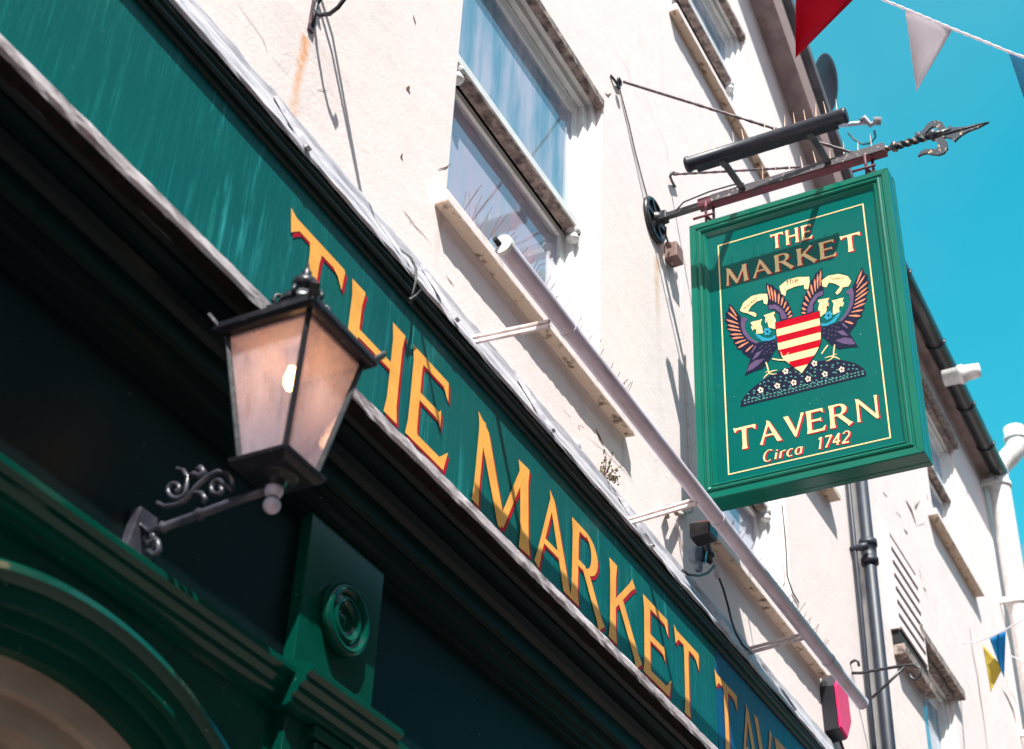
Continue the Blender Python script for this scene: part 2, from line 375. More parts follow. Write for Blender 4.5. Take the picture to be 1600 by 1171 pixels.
def sash_window(parent, h, zm, glass_top, glass_bot, yo=.0, lintel=True, label=None, thickn=1.0, horn=True):
    x0, x1, z0, z1 = h; e = .0015
    f = MB()
    # outer box frame, stepped
    w = .055
    for (a, b, ya, yb) in ((0, .040, yo+.030, yo+.138), (.040, .085, yo+.052, yo+.136), (.085, .11, yo+.078, yo+.134)):
        f.box(x0+a+e, x0+b+e, ya, yb, z0+e, z1-e); f.box(x1-b-e, x1-a-e, ya, yb, z0+e, z1-e)
        f.box(x0+b+e, x1-b-e, ya, yb, z1-b-e, z1-a-e)
    fr = f.build('window', WHITE, parent, bevel=.003)
    if label: fr['label'] = label
    i = .112
    # upper sash (proud)
    s = MB(); ya, yb = yo+.052, yo+.112
    s.box(x0+i-.03, x0+i+.016, ya+.03, yb, zm, z1-.112); s.box(x1-i-.016, x1-i+.03, ya+.03, yb, zm, z1-.112)
    s.box(x0+i+.017, x1-i-.017, ya+.03, yb, z1-.16, z1-.113)
    s.box(x0+i-.028, x1-i+.028, ya, yb-.003, zm-.004, zm+.040)
    s.build('upper_sash', WHITE, fr, bevel=.003)
    if horn:
        for xx in (x0+.12, x1-.12):
            hm = MB()
            hm.lathe((xx, (ya+yb)/2-.008, zm-.005), (0,0,-1), [(0,.026),(.01,.03),(.02,.018),(.035,.020),(.05,.030),(.06,.026),(.068,.012),(.072,.001)], 12)
            hm.build('sash_horn', WHITE, fr)
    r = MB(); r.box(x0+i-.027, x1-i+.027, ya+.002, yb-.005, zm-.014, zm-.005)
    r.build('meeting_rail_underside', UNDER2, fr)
    g = MB(); g.box(x0+i+.012, x1-i-.012, yo+.094, yo+.099, zm+.038, z1-.155); g.build('upper_pane', glass_top, fr)
    # lower sash, set back
    s = MB(); ya, yb = yo+.114, yo+.148
    s.box(x0+i-.001, x0+i+.045, ya, yb, z0+.03, zm-.016); s.box(x1-i-.045, x1-i+.001, ya, yb, z0+.03, zm-.016)
    s.box(x0+i+.046, x1-i-.046, ya, yb, z0+.03, z0+.10); s.box(x0+i+.046, x1-i-.046, ya+.001, yb, zm-.05, zm-.017)
    s.build('lower_sash', WHITE, fr, bevel=.003)
    g = MB(); g.box(x0+i+.04, x1-i-.04, yo+.130, yo+.135, z0+.095, zm-.045); g.build('lower_pane', glass_bot, fr)
    b = MB(); b.box(x0+.01, x1-.01, yo+.152, yo+.16, z0+.01, z1-.01); b.build('backing', DARKIN, fr)
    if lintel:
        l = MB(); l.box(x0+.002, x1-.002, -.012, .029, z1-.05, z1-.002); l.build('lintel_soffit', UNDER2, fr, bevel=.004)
    return fr
def stone_sill(parent, x0, x1, z, d=.05, th=.055, back=.12, owner=None, hole=None):
    s = MB(); s.box(x0, x1, -d, -.001, z+.006, z+th)
    if hole: s.box(hole[0]+.002, hole[1]-.002, .0, back-.008, z+.008, z+th-.001)
    o = s.build('sill', WALL, owner or parent, bevel=.005)
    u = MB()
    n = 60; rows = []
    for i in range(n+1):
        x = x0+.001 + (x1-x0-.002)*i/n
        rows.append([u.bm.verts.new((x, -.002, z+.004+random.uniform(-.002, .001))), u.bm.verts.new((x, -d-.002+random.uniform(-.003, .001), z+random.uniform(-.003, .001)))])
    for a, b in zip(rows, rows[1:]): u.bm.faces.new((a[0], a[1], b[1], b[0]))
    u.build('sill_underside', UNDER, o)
    return o
w = sash_window(pub, H1, 6.03, GLASS, GLASS2); w['label'] = 'sash window left of the hanging sign'
stone_sill(pub, 3.352, 4.905, 5.16, owner=w, hole=H1)
w = sash_window(pub, H2, 5.93, GLASS, GLASS2); w['label'] = 'sash window below the hanging sign'
stone_sill(pub, 5.80, 7.36, 5.16, owner=w, hole=H2)
w = sash_window(pub, HU, 8.93, GLASS, GLASS2); w['label'] = 'small sash window on the top floor'
stone_sill(pub, 5.51, 7.06, 8.335, owner=w, hole=HU)
# short stone ledge further along
m = MB(); m.box(7.25, 7.84, -.075, -.001, 6.50, 6.56); o = m.build('stone_ledge', WALL, pub, bevel=.004)
m = MB(); m.box(7.252, 7.838, -.073, -.003, 6.485, 6.499); m.build('ledge_underside', UNDER, o)
# raked verge: soffit, white board, dark slates
m = MB(); a, b = Vector((4.0, -.075, VZ(4.0)+.03)), Vector((8.60, -.075, VZ(8.60)+.03)); m.bar(a, b, .15, .05); vg = m.build('roof_verge', SOFFIT, pub)
m = MB(); m.bar(a+Vector((0,-.10,.02)), b+Vector((0,-.10,.02)), .05, .09); m.build('verge_board', WALL, vg)
m = MB(); m.bar(a+Vector((0,-.155,.06)), b+Vector((0,-.155,.06)), .055, .10); m.bar(a+Vector((0,.3,.115)), b+Vector((0,.3,.115)), .96, .02); m.build('roof', ROOFM, vg, bevel=.006)
# cracks and chips in the render (thin recessed-looking dark flakes modelled as shallow meshes)
def crack(name, pts, wdt, mat, parent, y=-.0016):
    mb = MB(); ps = [pt(px, py, y=y) for px, py in pts]; L = []; Rr = []
    for i, p in enumerate(ps):
        d = (ps[min(i+1, len(ps)-1)] - ps[max(i-1, 0)]).normalized(); nrm = Vector((-d.z, 0, d.x))
        ww = wdt*(.25 if i in (0, len(ps)-1) else random.uniform(.6, 1.3))
        L.append(p + nrm*ww/2); Rr.append(p - nrm*ww/2)
    for i in range(len(ps)-1): mb.poly([L[i], Rr[i], Rr[i+1], L[i+1]])
    return mb.build(name, mat, parent)
CRK = simple('crack_brown', (.16, .09, .07), .9); FINE = simple('hairline_crack', (.42, .33, .30), .9)  # plain dark brown for cracks, chips and scroll lettering
RUSTS = simple('rust_stain', (.80, .46, .28), .85, (.80, .62, .50), 30)
for pts, wd, mt in (
    ([(640,135),(637,140),(641,146)], .022, CRK), ([(629,240),(627,246),(630,251)], .012, CRK), ([(646,24),(648,32),(650,38)], .014, CRK),
    ([(630,328),(634,334),(641,342),(650,355),(662,367),(674,382)], .003, CRK), ([(640,345),(643,350)], .010, CRK), ([(697,430),(704,440),(710,447)], .006, CRK),
    ([(705,256),(697,262),(684,265)], .006, CRK), ([(725,222),(731,227)], .006, CRK),
    ([(931,670),(937,684),(943,696)], .016, CRK), ([(903,664),(906,672)], .012, CRK), ([(905,664),(913,668)], .006, CRK), ([(915,680),(945,705),(975,735),(990,755)], .003, FINE),
    ([(880,640),(892,652)], .006, CRK), ([(970,90),(982,112),(986,132)], .004, FINE), ([(1000,140),(1015,162),(1018,180),(1035,215),(1042,232),(1045,262)], .003, FINE),
    ([(984,215),(990,240),(1000,262)], .004, FINE), ([(1016,205),(1026,214)], .0015, FINE), ([(945,145),(950,150),(955,146)], .010, CRK),
    ([(372,5),(385,25),(400,45),(412,62),(419,85)], .003, FINE), ([(425,88),(437,102),(450,115)], .0025, FINE), ([(495,140),(505,141),(512,142)], .004, FINE)):
    crack('plaster_crack', pts, wd, mt, wallA)
# --------------------------------------------------- neighbouring building
nb = thing('neighbouring_building', 'white painted brick house beyond the black downpipe', 'building', (10, 0, 0))
HB1 = (10.72, 11.86, 8.00, 9.28); HB2 = (9.62, 10.56, 4.75, 6.42); HB3 = (11.6, 12.6, 4.9, 6.4)
m = MB(); wall_mesh(m, 8.68, 13.45, -.0, 9.86, [HB1, HB2, HB3])
m.poly([(13.45,0,0),(13.45,7,0),(13.45,7,9.86),(13.45,0,9.86)]); wallB = m.build('wall', WALLB, nb)
w = sash_window(nb, HB2, 5.72, GLASS, GLASS2, horn=False); w['label'] = 'lower window with brown stone lintel'
m = MB(); m.box(9.55, 10.70, -.06, .028, 6.425, 6.50); m.build('lintel', UNDER2, w, bevel=.006)
w = sash_window(nb, HB1, 8.7, GLASS, GLASS2, horn=False); w['label'] = 'upper window under the eaves'
stone_sill(nb, 10.52, 11.95, 7.86, d=.07, owner=w, hole=HB1)
m = MB(); m.box(10.66, 11.92, -.05, .028, 9.285, 9.36); m.build('lintel', UNDER2, w, bevel=.006)
sash_window(nb, HB3, 5.7, GLASS, GLASS2, horn=False)
# eaves: soffit board, gutter, roof
m = MB(); m.box(8.70, 13.4, -.085, -.001, 9.70, 9.86); m.build('soffit_board', SOFFIT, nb)
prof = [(-.165+.075*math.cos(a), 9.72+.075*math.sin(a)) for a in [math.pi + i*math.pi/10 for i in range(11)]]
prof += [(p[0]*1.0+(.165+p[0])*-.1, p[1]+.004) for p in prof[::-1]]
m = MB(); m.prof_x(prof, 8.75, 13.15, 1, closed=True)
for xx in (9.9, 10.9, 11.9, 12.6): m.tube([(xx, -.165+.079*math.cos(a), 9.72+.079*math.sin(a)) for a in [math.pi+i*math.pi/8 for i in range(9)]], .012, 6)
m.build('gutter', simple('black_gutter_plastic', (.012, .013, .018), .3), nb)
m = MB(); m.poly([(8.7,-.13,9.80),(13.45,-.13,9.80),(13.45,3.2,12.2),(8.7,3.2,12.2)]); m.poly([(8.7,-.13,9.77),(13.45,-.13,9.77),(13.45,-.13,9.80),(8.7,-.13,9.80)])
m.build('roof', ROOFM, nb)
# louvred vent with dark opening under it
m = MB(); x0, x1, z0, z1 = 8.98, 9.66, 6.20, 6.92
m.box(x0, x0+.03, -.055, -.001, z0, z1); m.box(x1-.03, x1, -.055, -.001, z0, z1); m.box(x0+.03, x1-.03, -.055, -.001, z1-.02, z1)
lv = m.build('louvred_vent', WALL, nb)
m = MB()
for i in range(7):
    z = z0 + .02 + i*(z1-z0-.05)/7
    m.hexa([(x0+.031,-.062,z),(x1-.031,-.062,z),(x1-.031,-.050,z),(x0+.031,-.050,z),(x0+.031,-.050,z+.086),(x1-.031,-.050,z+.086),(x1-.031,-.040,z+.086),(x0+.031,-.040,z+.086)])
m.build('slats', WALL, lv)
m = MB(); m.box(x0+.005, x1-.005, -.007, -.002, z0+.01, z1-.01); m.build('vent_cavity', DARKIN, lv)
m = MB(); m.box(x0+.02, x1+.06, -.075, -.002, 6.03, 6.10); m.build('stone_sill', UNDER2, lv, bevel=.004)
m = MB(); m.box(x0+.02, x1+.0, -.05, -.002, 6.105, 6.195); m.build('dark_recess', DARKIN, lv)
for pts, wd in (([(1416,783),(1425,800),(1431,818)], .09), ([(1413,828),(1418,834)], .07), ([(1432,786),(1430,795),(1437,783)], .02), ([(1449,773),(1450,783)], .05), ([(1400,800),(1408,808)], .02),
                ([(1415,885),(1421,895)], .035), ([(1443,918),(1447,924)], .05), ([(1432,822),(1445,818)], .012), ([(1436,890),(1440,905)], .03), ([(1380,770),(1386,776)], .03),
                ([(1568,1080),(1575,1092),(1583,1110),(1588,1130)], .05), ([(1572,1062),(1578,1088)], .03), ([(1580,1082),(1588,1096)], .04), ([(1560,1040),(1566,1052)], .03)):
    crack('paint_flake', pts, wd, CRK, wallB, -.002)
crack('wall_crack', [(1515,980),(1520,1020),(1528,1060),(1531,1085),(1538,1130),(1543,1171)], .035, simple('reddish_wall_crack', (.35, .20, .17), .9), wallB, -.002)

# --------------------------------------------------- shopfront
K = lambda z0, y: 1.6 + (z0-1.6)*(2.2+y)/2.2
sf = thing('shopfront', 'dark green timber pub front with gold lettered fascia', 'shopfront', (3, -.05, 0))
XL, XR = -1.5, 8.4
BY = -.12
m = MB(); m.box(XL, 5.545, BY, -.004, 3.91, 4.56); board = m.build('fascia_board', BOARD, sf)
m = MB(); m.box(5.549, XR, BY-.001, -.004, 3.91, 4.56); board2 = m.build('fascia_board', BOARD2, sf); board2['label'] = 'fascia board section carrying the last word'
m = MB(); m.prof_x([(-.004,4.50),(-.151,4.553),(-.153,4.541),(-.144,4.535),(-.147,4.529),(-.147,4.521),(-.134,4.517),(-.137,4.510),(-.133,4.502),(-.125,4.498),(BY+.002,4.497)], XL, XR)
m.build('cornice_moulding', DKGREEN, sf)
m = MB(); m.prof_x([(.0,4.856),(-.022,4.842),(-.030,4.80),(-.085,4.70),(-.092,4.675),(-.150,4.585),(-.160,4.566),(-.156,4.556)], XL, XR, 150, .0028)
fl = m.build('lead_flashing', LEAD, sf)
for xx in (2.45, 3.28, 3.95, 4.8, 5.6, 6.4): m = MB(); m.bar((xx,-.005,4.866),(xx+.01,-.166,4.575), .02, .012); m.build('lead_seam', LEAD, fl)
m = MB(); m.prof_x([(BY-.001,3.935),(-.249,3.906),(-.254,3.90),(-.252,3.878),(-.247,3.866)], XL, XR, 220, .0018); m.build('ledge', LEDGE, sf)
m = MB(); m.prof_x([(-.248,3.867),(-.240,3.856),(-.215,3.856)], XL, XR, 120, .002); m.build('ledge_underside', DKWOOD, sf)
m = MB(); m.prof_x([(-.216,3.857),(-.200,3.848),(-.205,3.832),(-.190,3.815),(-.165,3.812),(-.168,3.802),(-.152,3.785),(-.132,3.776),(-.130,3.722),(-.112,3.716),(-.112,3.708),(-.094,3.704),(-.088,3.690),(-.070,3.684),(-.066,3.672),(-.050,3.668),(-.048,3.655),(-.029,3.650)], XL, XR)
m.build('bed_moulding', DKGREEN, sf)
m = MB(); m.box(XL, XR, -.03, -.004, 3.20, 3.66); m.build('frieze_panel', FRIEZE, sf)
lowp = [(-.029,3.235),(-.060,3.225),(-.094,3.213),(-.101,3.206),(-.101,3.192),(-.086,3.184),(-.086,3.170),(-.070,3.160),(-.066,3.146),(-.052,3.138),(-.050,3.122),(-.036,3.116)]
m = MB(); m.prof_x(lowp, XL, 2.805); m.prof_x(lowp, 3.205, XR); m.build('lower_cornice', GLOSS, sf)
# spandrel wall with an arched opening and its archivolt
AX, AZ, AR = 2.15, 2.065, .895
m = MB()
def arcp(r, n=40): return [(AX + r*math.cos(a), AZ + r*math.sin(a)) for a in [math.pi*i/n for i in range(n+1)]]
A = arcp(AR)
for (xa, za), (xb, zb) in zip(A, A[1:]): m.poly([(xa,-.036,za),(xb,-.036,zb),(xb,-.036,3.13),(xa,-.036,3.13)])
for a, b in ((XL, AX-AR), (AX+AR, XR)): m.poly([(a,-.036,0),(b,-.036,0),(b,-.036,3.13),(a,-.036,3.13)])
m.build('spandrel', GLOSS, sf)
def ring(prof, name, mat):      # prof: (radius, y)
    mb = MB(); n = 72; rows = []
    for i in range(n+1):
        a = math.pi*i/n; rows.append([mb.bm.verts.new((AX+r*math.cos(a), y, AZ+r*math.sin(a))) for r, y in prof])
    for a, b in zip(rows, rows[1:]):
        for k in range(len(prof)-1):
            f = mb.bm.faces.new((a[k], a[k+1], b[k+1], b[k])); f.smooth = False
    return mb.build(name, mat, sf)
ring([(1.010,-.035),(1.010,-.062),(1.000,-.074),(.985,-.078),(.975,-.070),(.968,-.060),(.930,-.056),(.926,-.040),(.900,-.036),(.896,-.020),(.860,-.012),(.856,.03)], 'archivolt', GLOSS)
ring([(.858,.020),(.800,.028),(.796,.05),(.74,.055),(.735,.11),(.68,.12)], 'arch_lining', ARCHC)
m = MB(); m.poly([(AX-1,.118,0),(AX+1,.118,0),(AX+1,.118,3.1),(AX-1,.118,3.1)]); m.build('door_fanlight', DGLASS, sf)
# pilaster with roundel and recessed panel
PX0, PX1, PY = 2.83, 3.185, -.062
pil = MB(); pil.box(PX0, PX1, PY, -.006, 3.185, 3.665)
pil.box(PX0-.005, PX0+.07, PY-.004, -.006, 0.3, 3.12); pil.box(PX1-.07, PX1+.005, PY-.004, -.006, 0.3, 3.12)
pil.box(PX0+.071, PX1-.071, PY-.004, -.006, 3.05, 3.12); pil.box(PX0+.071, PX1-.071, PY+.02, -.006, 0.3, 3.049)
pl = pil.build('pilaster', GLOSS, sf, bevel=.003)
m = MB()
q = [(y-.045, z) for y, z in lowp]; q = [(-.03, 3.237)] + q + [(-.03, 3.114)]
m.prof_x(q, PX0-.035, PX1+.035, 1, closed=True); m.build('cap_moulding', GLOSS, pl)
m = MB()
for k_, (za_, zb2) in enumerate(((3.085,3.112),(3.045,3.078),(2.985,3.038))):
    m.box(PX0+.085+.018*k_, PX1-.085-.018*k_, PY-.030+.008*k_, PY+.018, za_, zb2)
m.build('carved_bracket', GLOSS, pl, bevel=.004)
c = pt(543, 968, y=-.085)
m = MB(); m.lathe((c.x, PY+.002, c.z), (0,-1,0), [(0,.092),(.012,.096),(.030,.094),(.036,.086),(.034,.078),(.022,.074),(.020,.066),(.030,.058),(.031,.050),(.014,.044),(.010,.040),(.010,.018),(.016,.012),(.018,.001)], 48)
m.build('roundel', GLOSS, pl)

# ---- lettering: strokes with flared ends, unit height 1
def stem(x0, y0, x1, y1, w, f0=1, f1=1, n=6):
    a, b = Vector((x0,y0)), Vector((x1,y1)); d = (b-a); L = d.length; d.normalize(); nn = Vector((-d.y, d.x))
    Lp, Rp = [], []
    for i in range(n+1):
        t = i/n; k = 1.0
        k += .38*f0*max(0, 1-t/.22)**2 + .38*f1*max(0, 1-(1-t)/.22)**2
        p = a + d*L*t; Lp.append(p+nn*w/2*k); Rp.append(p-nn*w/2*k)
    return Lp + Rp[::-1]
def arc(cx, cy, rx, ry, a0, a1, w0, w1, n=14):
    o, i = [], []
    for k in range(n+1):
        t = k/n; a = math.radians(a0 + (a1-a0)*t); w = w0 + (w1-w0)*math.sin(math.pi*t)
        o.append(Vector((cx+(rx)*math.cos(a), cy+(ry)*math.sin(a)))); i.append(Vector((cx+(rx-w)*math.cos(a), cy+(ry-w*.6)*math.sin(a))))
    return o + i[::-1]
TK, TN = .15, .085
def P2(*a): return [Vector(p) for p in a]
def glyph(ch, tk=TK, tn=TN):
    h = tk/2
    if ch == 'T': return [stem(.42,0,.42,.95,tk), P2((-.0,1.04),(.05,.80),(.09,.84),(.16,.90),(.70,.90),(.78,.86),(.86,.76),(.88,.98),(.86,1.0),(.10,1.0))], .90
    if ch == 'H': return [stem(.08,0,.08,1,tk), stem(.72,0,.72,1,tk), stem(.12,.52,.68,.52,tn,0,0)], .88
    if ch == 'E': return [stem(.09,0,.09,1,tk), P2((.06,1.0),(.62,1.0),(.64,.78),(.60,.82),(.54,.90),(.06,.90)), P2((.10,.57),(.50,.57),(.53,.62),(.54,.40),(.50,.46),(.44,.48),(.10,.48)), P2((.02,0),(.64,0),(.70,.24),(.64,.18),(.56,.10),(.02,.10))], .76
    if ch == 'M': return [stem(.12,0,.16,1,tn*1.0), P2((.08,1.05),(.27,.93),(.60,.12),(.55,0),(.50,0),(.12,.86)), stem(.55,.04,.90,.95,tn,0,0), stem(.97,0,.90,1.0,tk)], 1.13
    if ch == 'A': return [stem(.06,0,.36,.93,tn,1,0), P2((.30,1.04),(.42,.96),(.86,0),(.68,0),(.33,.86)), stem(.16,.36,.62,.36,tn*.9,0,0)], .88
    if ch == 'R': return [stem(.09,0,.09,1,tk), P2((.04,1.0),(.34,1.0),(.34,.92),(.04,.92)), arc(.33,.74,.32,.26,90,-90,.09,.17), P2((.12,.56),(.34,.56),(.34,.48),(.12,.48)), stem(.34,.52,.76,.0,tk*.95,0,1)], .86
    if ch == 'K': return [stem(.09,0,.09,1,tk), stem(.12,.46,.64,1.0,tn,0,1), stem(.28,.60,.78,0,tk,0,1)], .86
    if ch == 'V': return [P2((-.02,1.0),(.16,1.0),(.44,.22),(.42,0),(.38,0)), stem(.40,.03,.72,1.0,tn,0,1)], .76
    if ch == 'N': return [stem(.10,0,.10,1,tn), P2((.02,1.05),(.20,.93),(.80,.10),(.80,-.04),(.72,0),(.12,.84)), stem(.78,0,.78,1,tn)], .92
    # small ribbon glyphs (x-height .6)
    S = {'C': [('a',.34,.5,.32,.5,50,310)], 'i': [('l',.1,0,.1,.6),('l',.1,.78,.1,.88)], 'r': [('l',.08,0,.08,.62),('a',.30,.40,.22,.22,160,60)],
         'c': [('a',.24,.31,.22,.31,50,310)], 'a': [('a',.22,.30,.20,.30,20,340),('l',.42,0,.42,.62)], '1': [('l',.2,0,.2,1),('l',.04,.84,.2,1)],
         '7': [('l',.02,.97,.5,.97),('l',.5,.97,.18,0)], '4': [('l',.38,0,.38,1),('l',.38,1,.02,.3),('l',.02,.3,.54,.3)], '2': [('a',.25,.74,.24,.26,160,-35),('l',.44,.58,.04,.05),('l',.02,.05,.52,.05)],
         'm': [('l',.06,0,.06,.6),('a',.2,.40,.14,.2,180,0),('l',.34,0,.34,.4),('a',.48,.40,.14,.2,180,0),('l',.62,0,.62,.4)], 'k': [('l',.06,0,.06,.95),('l',.06,.28,.4,.6),('l',.16,.36,.42,0)],
         'e': [('a',.24,.30,.22,.30,0,320),('l',.04,.32,.44,.32)], 't': [('l',.2,.06,.2,.9),('l',.04,.62,.40,.62)], 'h': [('l',.06,0,.06,.95),('a',.22,.36,.17,.24,180,0),('l',.39,0,.39,.36)],
         'v': [('l',.02,.6,.2,0),('l',.2,0,.4,.6)], 'n': [('l',.06,0,.06,.6),('a',.22,.36,.17,.24,180,0),('l',.39,0,.39,.36)]}
    out = []
    for s in S.get(ch, []):
        if s[0] == 'l': out.append(stem(s[1], s[2], s[3], s[4], tk, .6, .6))
        else: out.append(arc(s[1], s[2], s[3]+tk/2, s[4]+tk/2, s[5], s[6], tk*.8, tk, 12))
    adv = {'C': .72, 'i': .26, 'r': .46, 'c': .50, 'a': .58, '1': .40, '7': .58, '4': .62, '2': .60, 'm': .80, 'k': .52, 'e': .54, 't': .46, 'h': .54, 'v': .46, 'n': .54}.get(ch, .4)
    return out, adv
def put_glyph(mb, ch, f, y0, sgn=1, tk=TK, tn=TN, step=.00012, slant=0):
    """f(u, v, d) maps glyph units plus a paint height to the world"""
    polys, adv = glyph(ch, tk, tn)
    for i, pl_ in enumerate(polys):
        mb.poly([f(p.x + slant*p.y, p.y, y0 + step*i) for p in pl_])
    return adv
zb, zt = 4.070, 4.380
LET = [('T',2.479,2.765),('H',2.795,3.085),('E',3.130,3.365),('M',3.495,3.905),('A',3.935,4.215),('R',4.205,4.475),('K',4.512,4.795),('E',4.810,5.065),('T',5.100,5.368),
       ('T',5.520,5.785),('A',5.790,6.03),('V',5.975,6.20),('E',6.23,6.46),('R',6.50,6.78),('N',6.83,7.10)]
for ch, xa, xb in LET:
    adv = glyph(ch)[1]; wdt = {'T': .88, 'H': .80, 'E': .66, 'M': 1.03, 'A': .84, 'R': .80, 'K': .82, 'V': .76, 'N': .84}[ch]; off = .0 if ch in 'TV' else .03
    sx = (xb-xa-.014)/wdt; par = board if xa < 5.5 else board2
    m = MB(); put_glyph(m, ch, lambda u, v, d: (xa+(u-off*0)*sx+.013, BY-.002-d, zb-.008+v*(zt-zb)), 0)
    rs = m.build('letter_shade', RED, par)
    m = MB(); put_glyph(m, ch, lambda u, v, d: (xa+u*sx, BY-.0032-d, zb+v*(zt-zb)), 0)
    m.build('letter', GOLD, par)

# --------------------------------------------------- unseen terrace across the street, added and raised to block low sky
op = thing('unseen_terrace', 'unseen brown brick terrace across the street, added to block low sky', 'building', (4, -8.5, 0))
m = MB(); hs = []
for k in range(9):
    for zz in (1.0, 4.0, 6.6, 9.2): hs.append((-16+k*4.2, -14.9+k*4.2, zz, zz+1.5))
xs = sorted({-20, 22, *[v for h in hs for v in h[:2]]}); zs = sorted({0, 11.5, *[v for h in hs for v in h[2:]]})
for a, b in zip(xs, xs[1:]):
    for c_, d_ in zip(zs, zs[1:]):
        if not any(h[0] < (a+b)/2 < h[1] and h[2] < (c_+d_)/2 < h[3] for h in hs): m.poly([(a,-8.5,c_),(b,-8.5,c_),(b,-8.5,d_),(a,-8.5,d_)])
m.build('wall', simple('brown_brick', (.16, .09, .075), .9, (.11, .06, .055), 6), op)
m = MB(); m.box(-20, 22, -8.7, -8.6, 0, 11.5); m.build('windows', simple('dark_window_glass', (.03, .035, .04), .1), op)
m = MB(); m.poly([(-20,-8.35,11.5),(22,-8.35,11.5),(22,-12,13.7),(-20,-12,13.7)]); m.build('roof', ROOFM, op)

# --------------------------------------------------- hanging pub sign
SX = 5.245
sg = thing('hanging_pub_sign', 'green framed double hung tavern sign with winged creatures and a striped shield', 'pub sign', (SX, -.66, 6.49))
Y0, Y1, Z0, Z1 = -1.128, -.189, 4.990, 6.485
def rect_ring(prof, name, mat, par, jit=0):     # prof: (inset, x)
    mb = MB(); rows = []
    for i, x in prof:
        rows.append([mb.bm.verts.new(p) for p in ((x,Y1-i,Z1-i),(x,Y0+i,Z1-i),(x,Y0+i,Z0+i),(x,Y1-i,Z0+i))])
    for a, b in zip(rows, rows[1:]):
        for k in range(4): mb.bm.faces.new((a[k], a[(k+1)%4], b[(k+1)%4], b[k]))
    return mb.build(name, mat, par, bevel=.0012)
frm = rect_ring([(.0,5.325),(0,5.228),(.003,5.224),(.030,5.224),(.033,5.231),(.040,5.231),(.042,5.224),(.050,5.221),(.057,5.226),(.058,5.234),(.064,5.234),(.068,5.229),(.073,5.234),(.082,5.2445)], 'frame', SIGNF, sg)
rect_ring([(-.002,5.330),(-.002,5.300),(.02,5.300),(.02,5.330),(.03,5.332)], 'back_frame', SIGNF, sg)
m = MB(); m.box(SX, 5.322, Y0+.012, Y1-.012, Z0+.012, Z1-.012); sb = m.build('board', SIGNG, sg)
m = MB(); m.bar((5.262,Y1-.03,Z1+.008),(5.262,Y0+.03,Z1+.008), .03, .014); m.build('top_strip', PINKWHITE, sg)
def S(cx, cy, l=0):
    p = pt(1120+cx/4.88, 400+cy/4.88, x=SX); return Vector((SX-.0012-l*.00025, p.y, p.z))
def SM(cx, cy, l=0):
    p = S(cx, cy, l); return Vector((p.x, -1.3225-p.y, p.z))
def ribbon(mb, pts, w):
    pts = [Vector(p) for p in pts]; L = []; Rr = []
    for i, p in enumerate(pts):
        d = (pts[min(i+1,len(pts)-1)]-pts[max(i-1,0)]).normalized(); n = Vector((0, -d.z, d.y)); ww = w[i] if isinstance(w, list) else w
        L.append(p+n*ww/2); Rr.append(p-n*ww/2)
    for i in range(len(pts)-1): mb.poly([L[i], Rr[i], Rr[i+1], L[i+1]])
# gold border line
xg = SX-.0012
m = MB(); g0, g1, h0, h1, gw = -1.000, -.318, 5.100, 6.335, .0055
for q in ([(g1,h1),(g0,h1),(g0,h1-gw),(g1,h1-gw)], [(g1,h0+gw),(g0,h0+gw),(g0,h0),(g1,h0)], [(g1,h1-gw),(g1-gw,h1-gw),(g1-gw,h0+gw),(g1,h0+gw)], [(g0+gw,h1-gw),(g0,h1-gw),(g0,h0+gw),(g0+gw,h0+gw)]):
    m.poly([(xg,)+p for p in q])
m.build('border_line', CREAM, sb)
def sign_word(name, txt, ya, yb, z0, z1, tk=.14, tn=.075, slant=0, spc=.10):
    tot = sum(glyph(c_)[1] if c_ != ' ' else .9 for c_ in txt) + spc*(len(txt)-1)
    sc_ = (ya-yb)/tot
    for nm, mt, dx, du, dv in (('shade', RED, .0010, .010, -.007), ('word', CREAM, .0022, 0, 0)):
        mb = MB(); u = 0
        for k, c_ in enumerate(txt):
            if c_ == ' ': u += .9+spc; continue
            put_glyph(mb, c_, lambda gu, gv, d: (SX-dx-d*.8, ya-(u+gu)*sc_-du*.6, z0+gv*(z1-z0)+dv*.7), 0, tk=tk, tn=tn, slant=slant)
            u += glyph(c_)[1]+spc
        mb.build(name+'_'+nm, mt, sb)
sign_word('the', 'THE', -.567, -.765, 6.222, 6.306, .17, .10, spc=.16)
sign_word('market', 'MARKET', -.345, -.972, 6.086, 6.182, .17, .09, spc=.14)
sign_word('tavern', 'TAVERN', -.350, -.972, 5.208, 5.318, .16, .085, spc=.10)
sign_word('circa', 'Circa', -.470, -.640, 5.124, 5.174, .13, .1, slant=.18, spc=.10)
sign_word('date', '1742', -.700, -.835, 5.124, 5.178, .13, .1, slant=.18, spc=.10)
# mound
m = MB(); mp_ = [(180,1155),(186,1110),(235,1040),(320,972),(420,905),(520,862),(640,830),(745,806),(850,795),(960,796),(1060,820),(1118,858),(1140,893),(1140,916)]
m.poly([S(*p) for p in mp_]); md = m.build('mound', SNAVY, sb)
m = MB()
def inmound(x, y):
    c_ = False; n = len(mp_)
    for i in range(n):
        (xa, ya), (xb, yb) = mp_[i], mp_[i-1]
        if (ya > y) != (yb > y) and x < (xb-xa)*(y-ya)/(yb-ya)+xa: c_ = not c_
    return c_
FLW = [(335,1025),(462,992),(587,968),(525,882),(697,940),(745,822),(825,903),(953,868)]
tf = [(215+k*28, 1128-k*28*.247) for k in range(33)] + [(215+k*28, 1106-k*28*.247) for k in range(33)]
tf += [(x+random.uniform(-13,13), y+random.uniform(-11,11)) for x in range(200, 1130, 40) for y in range(800, 1120, 32)]
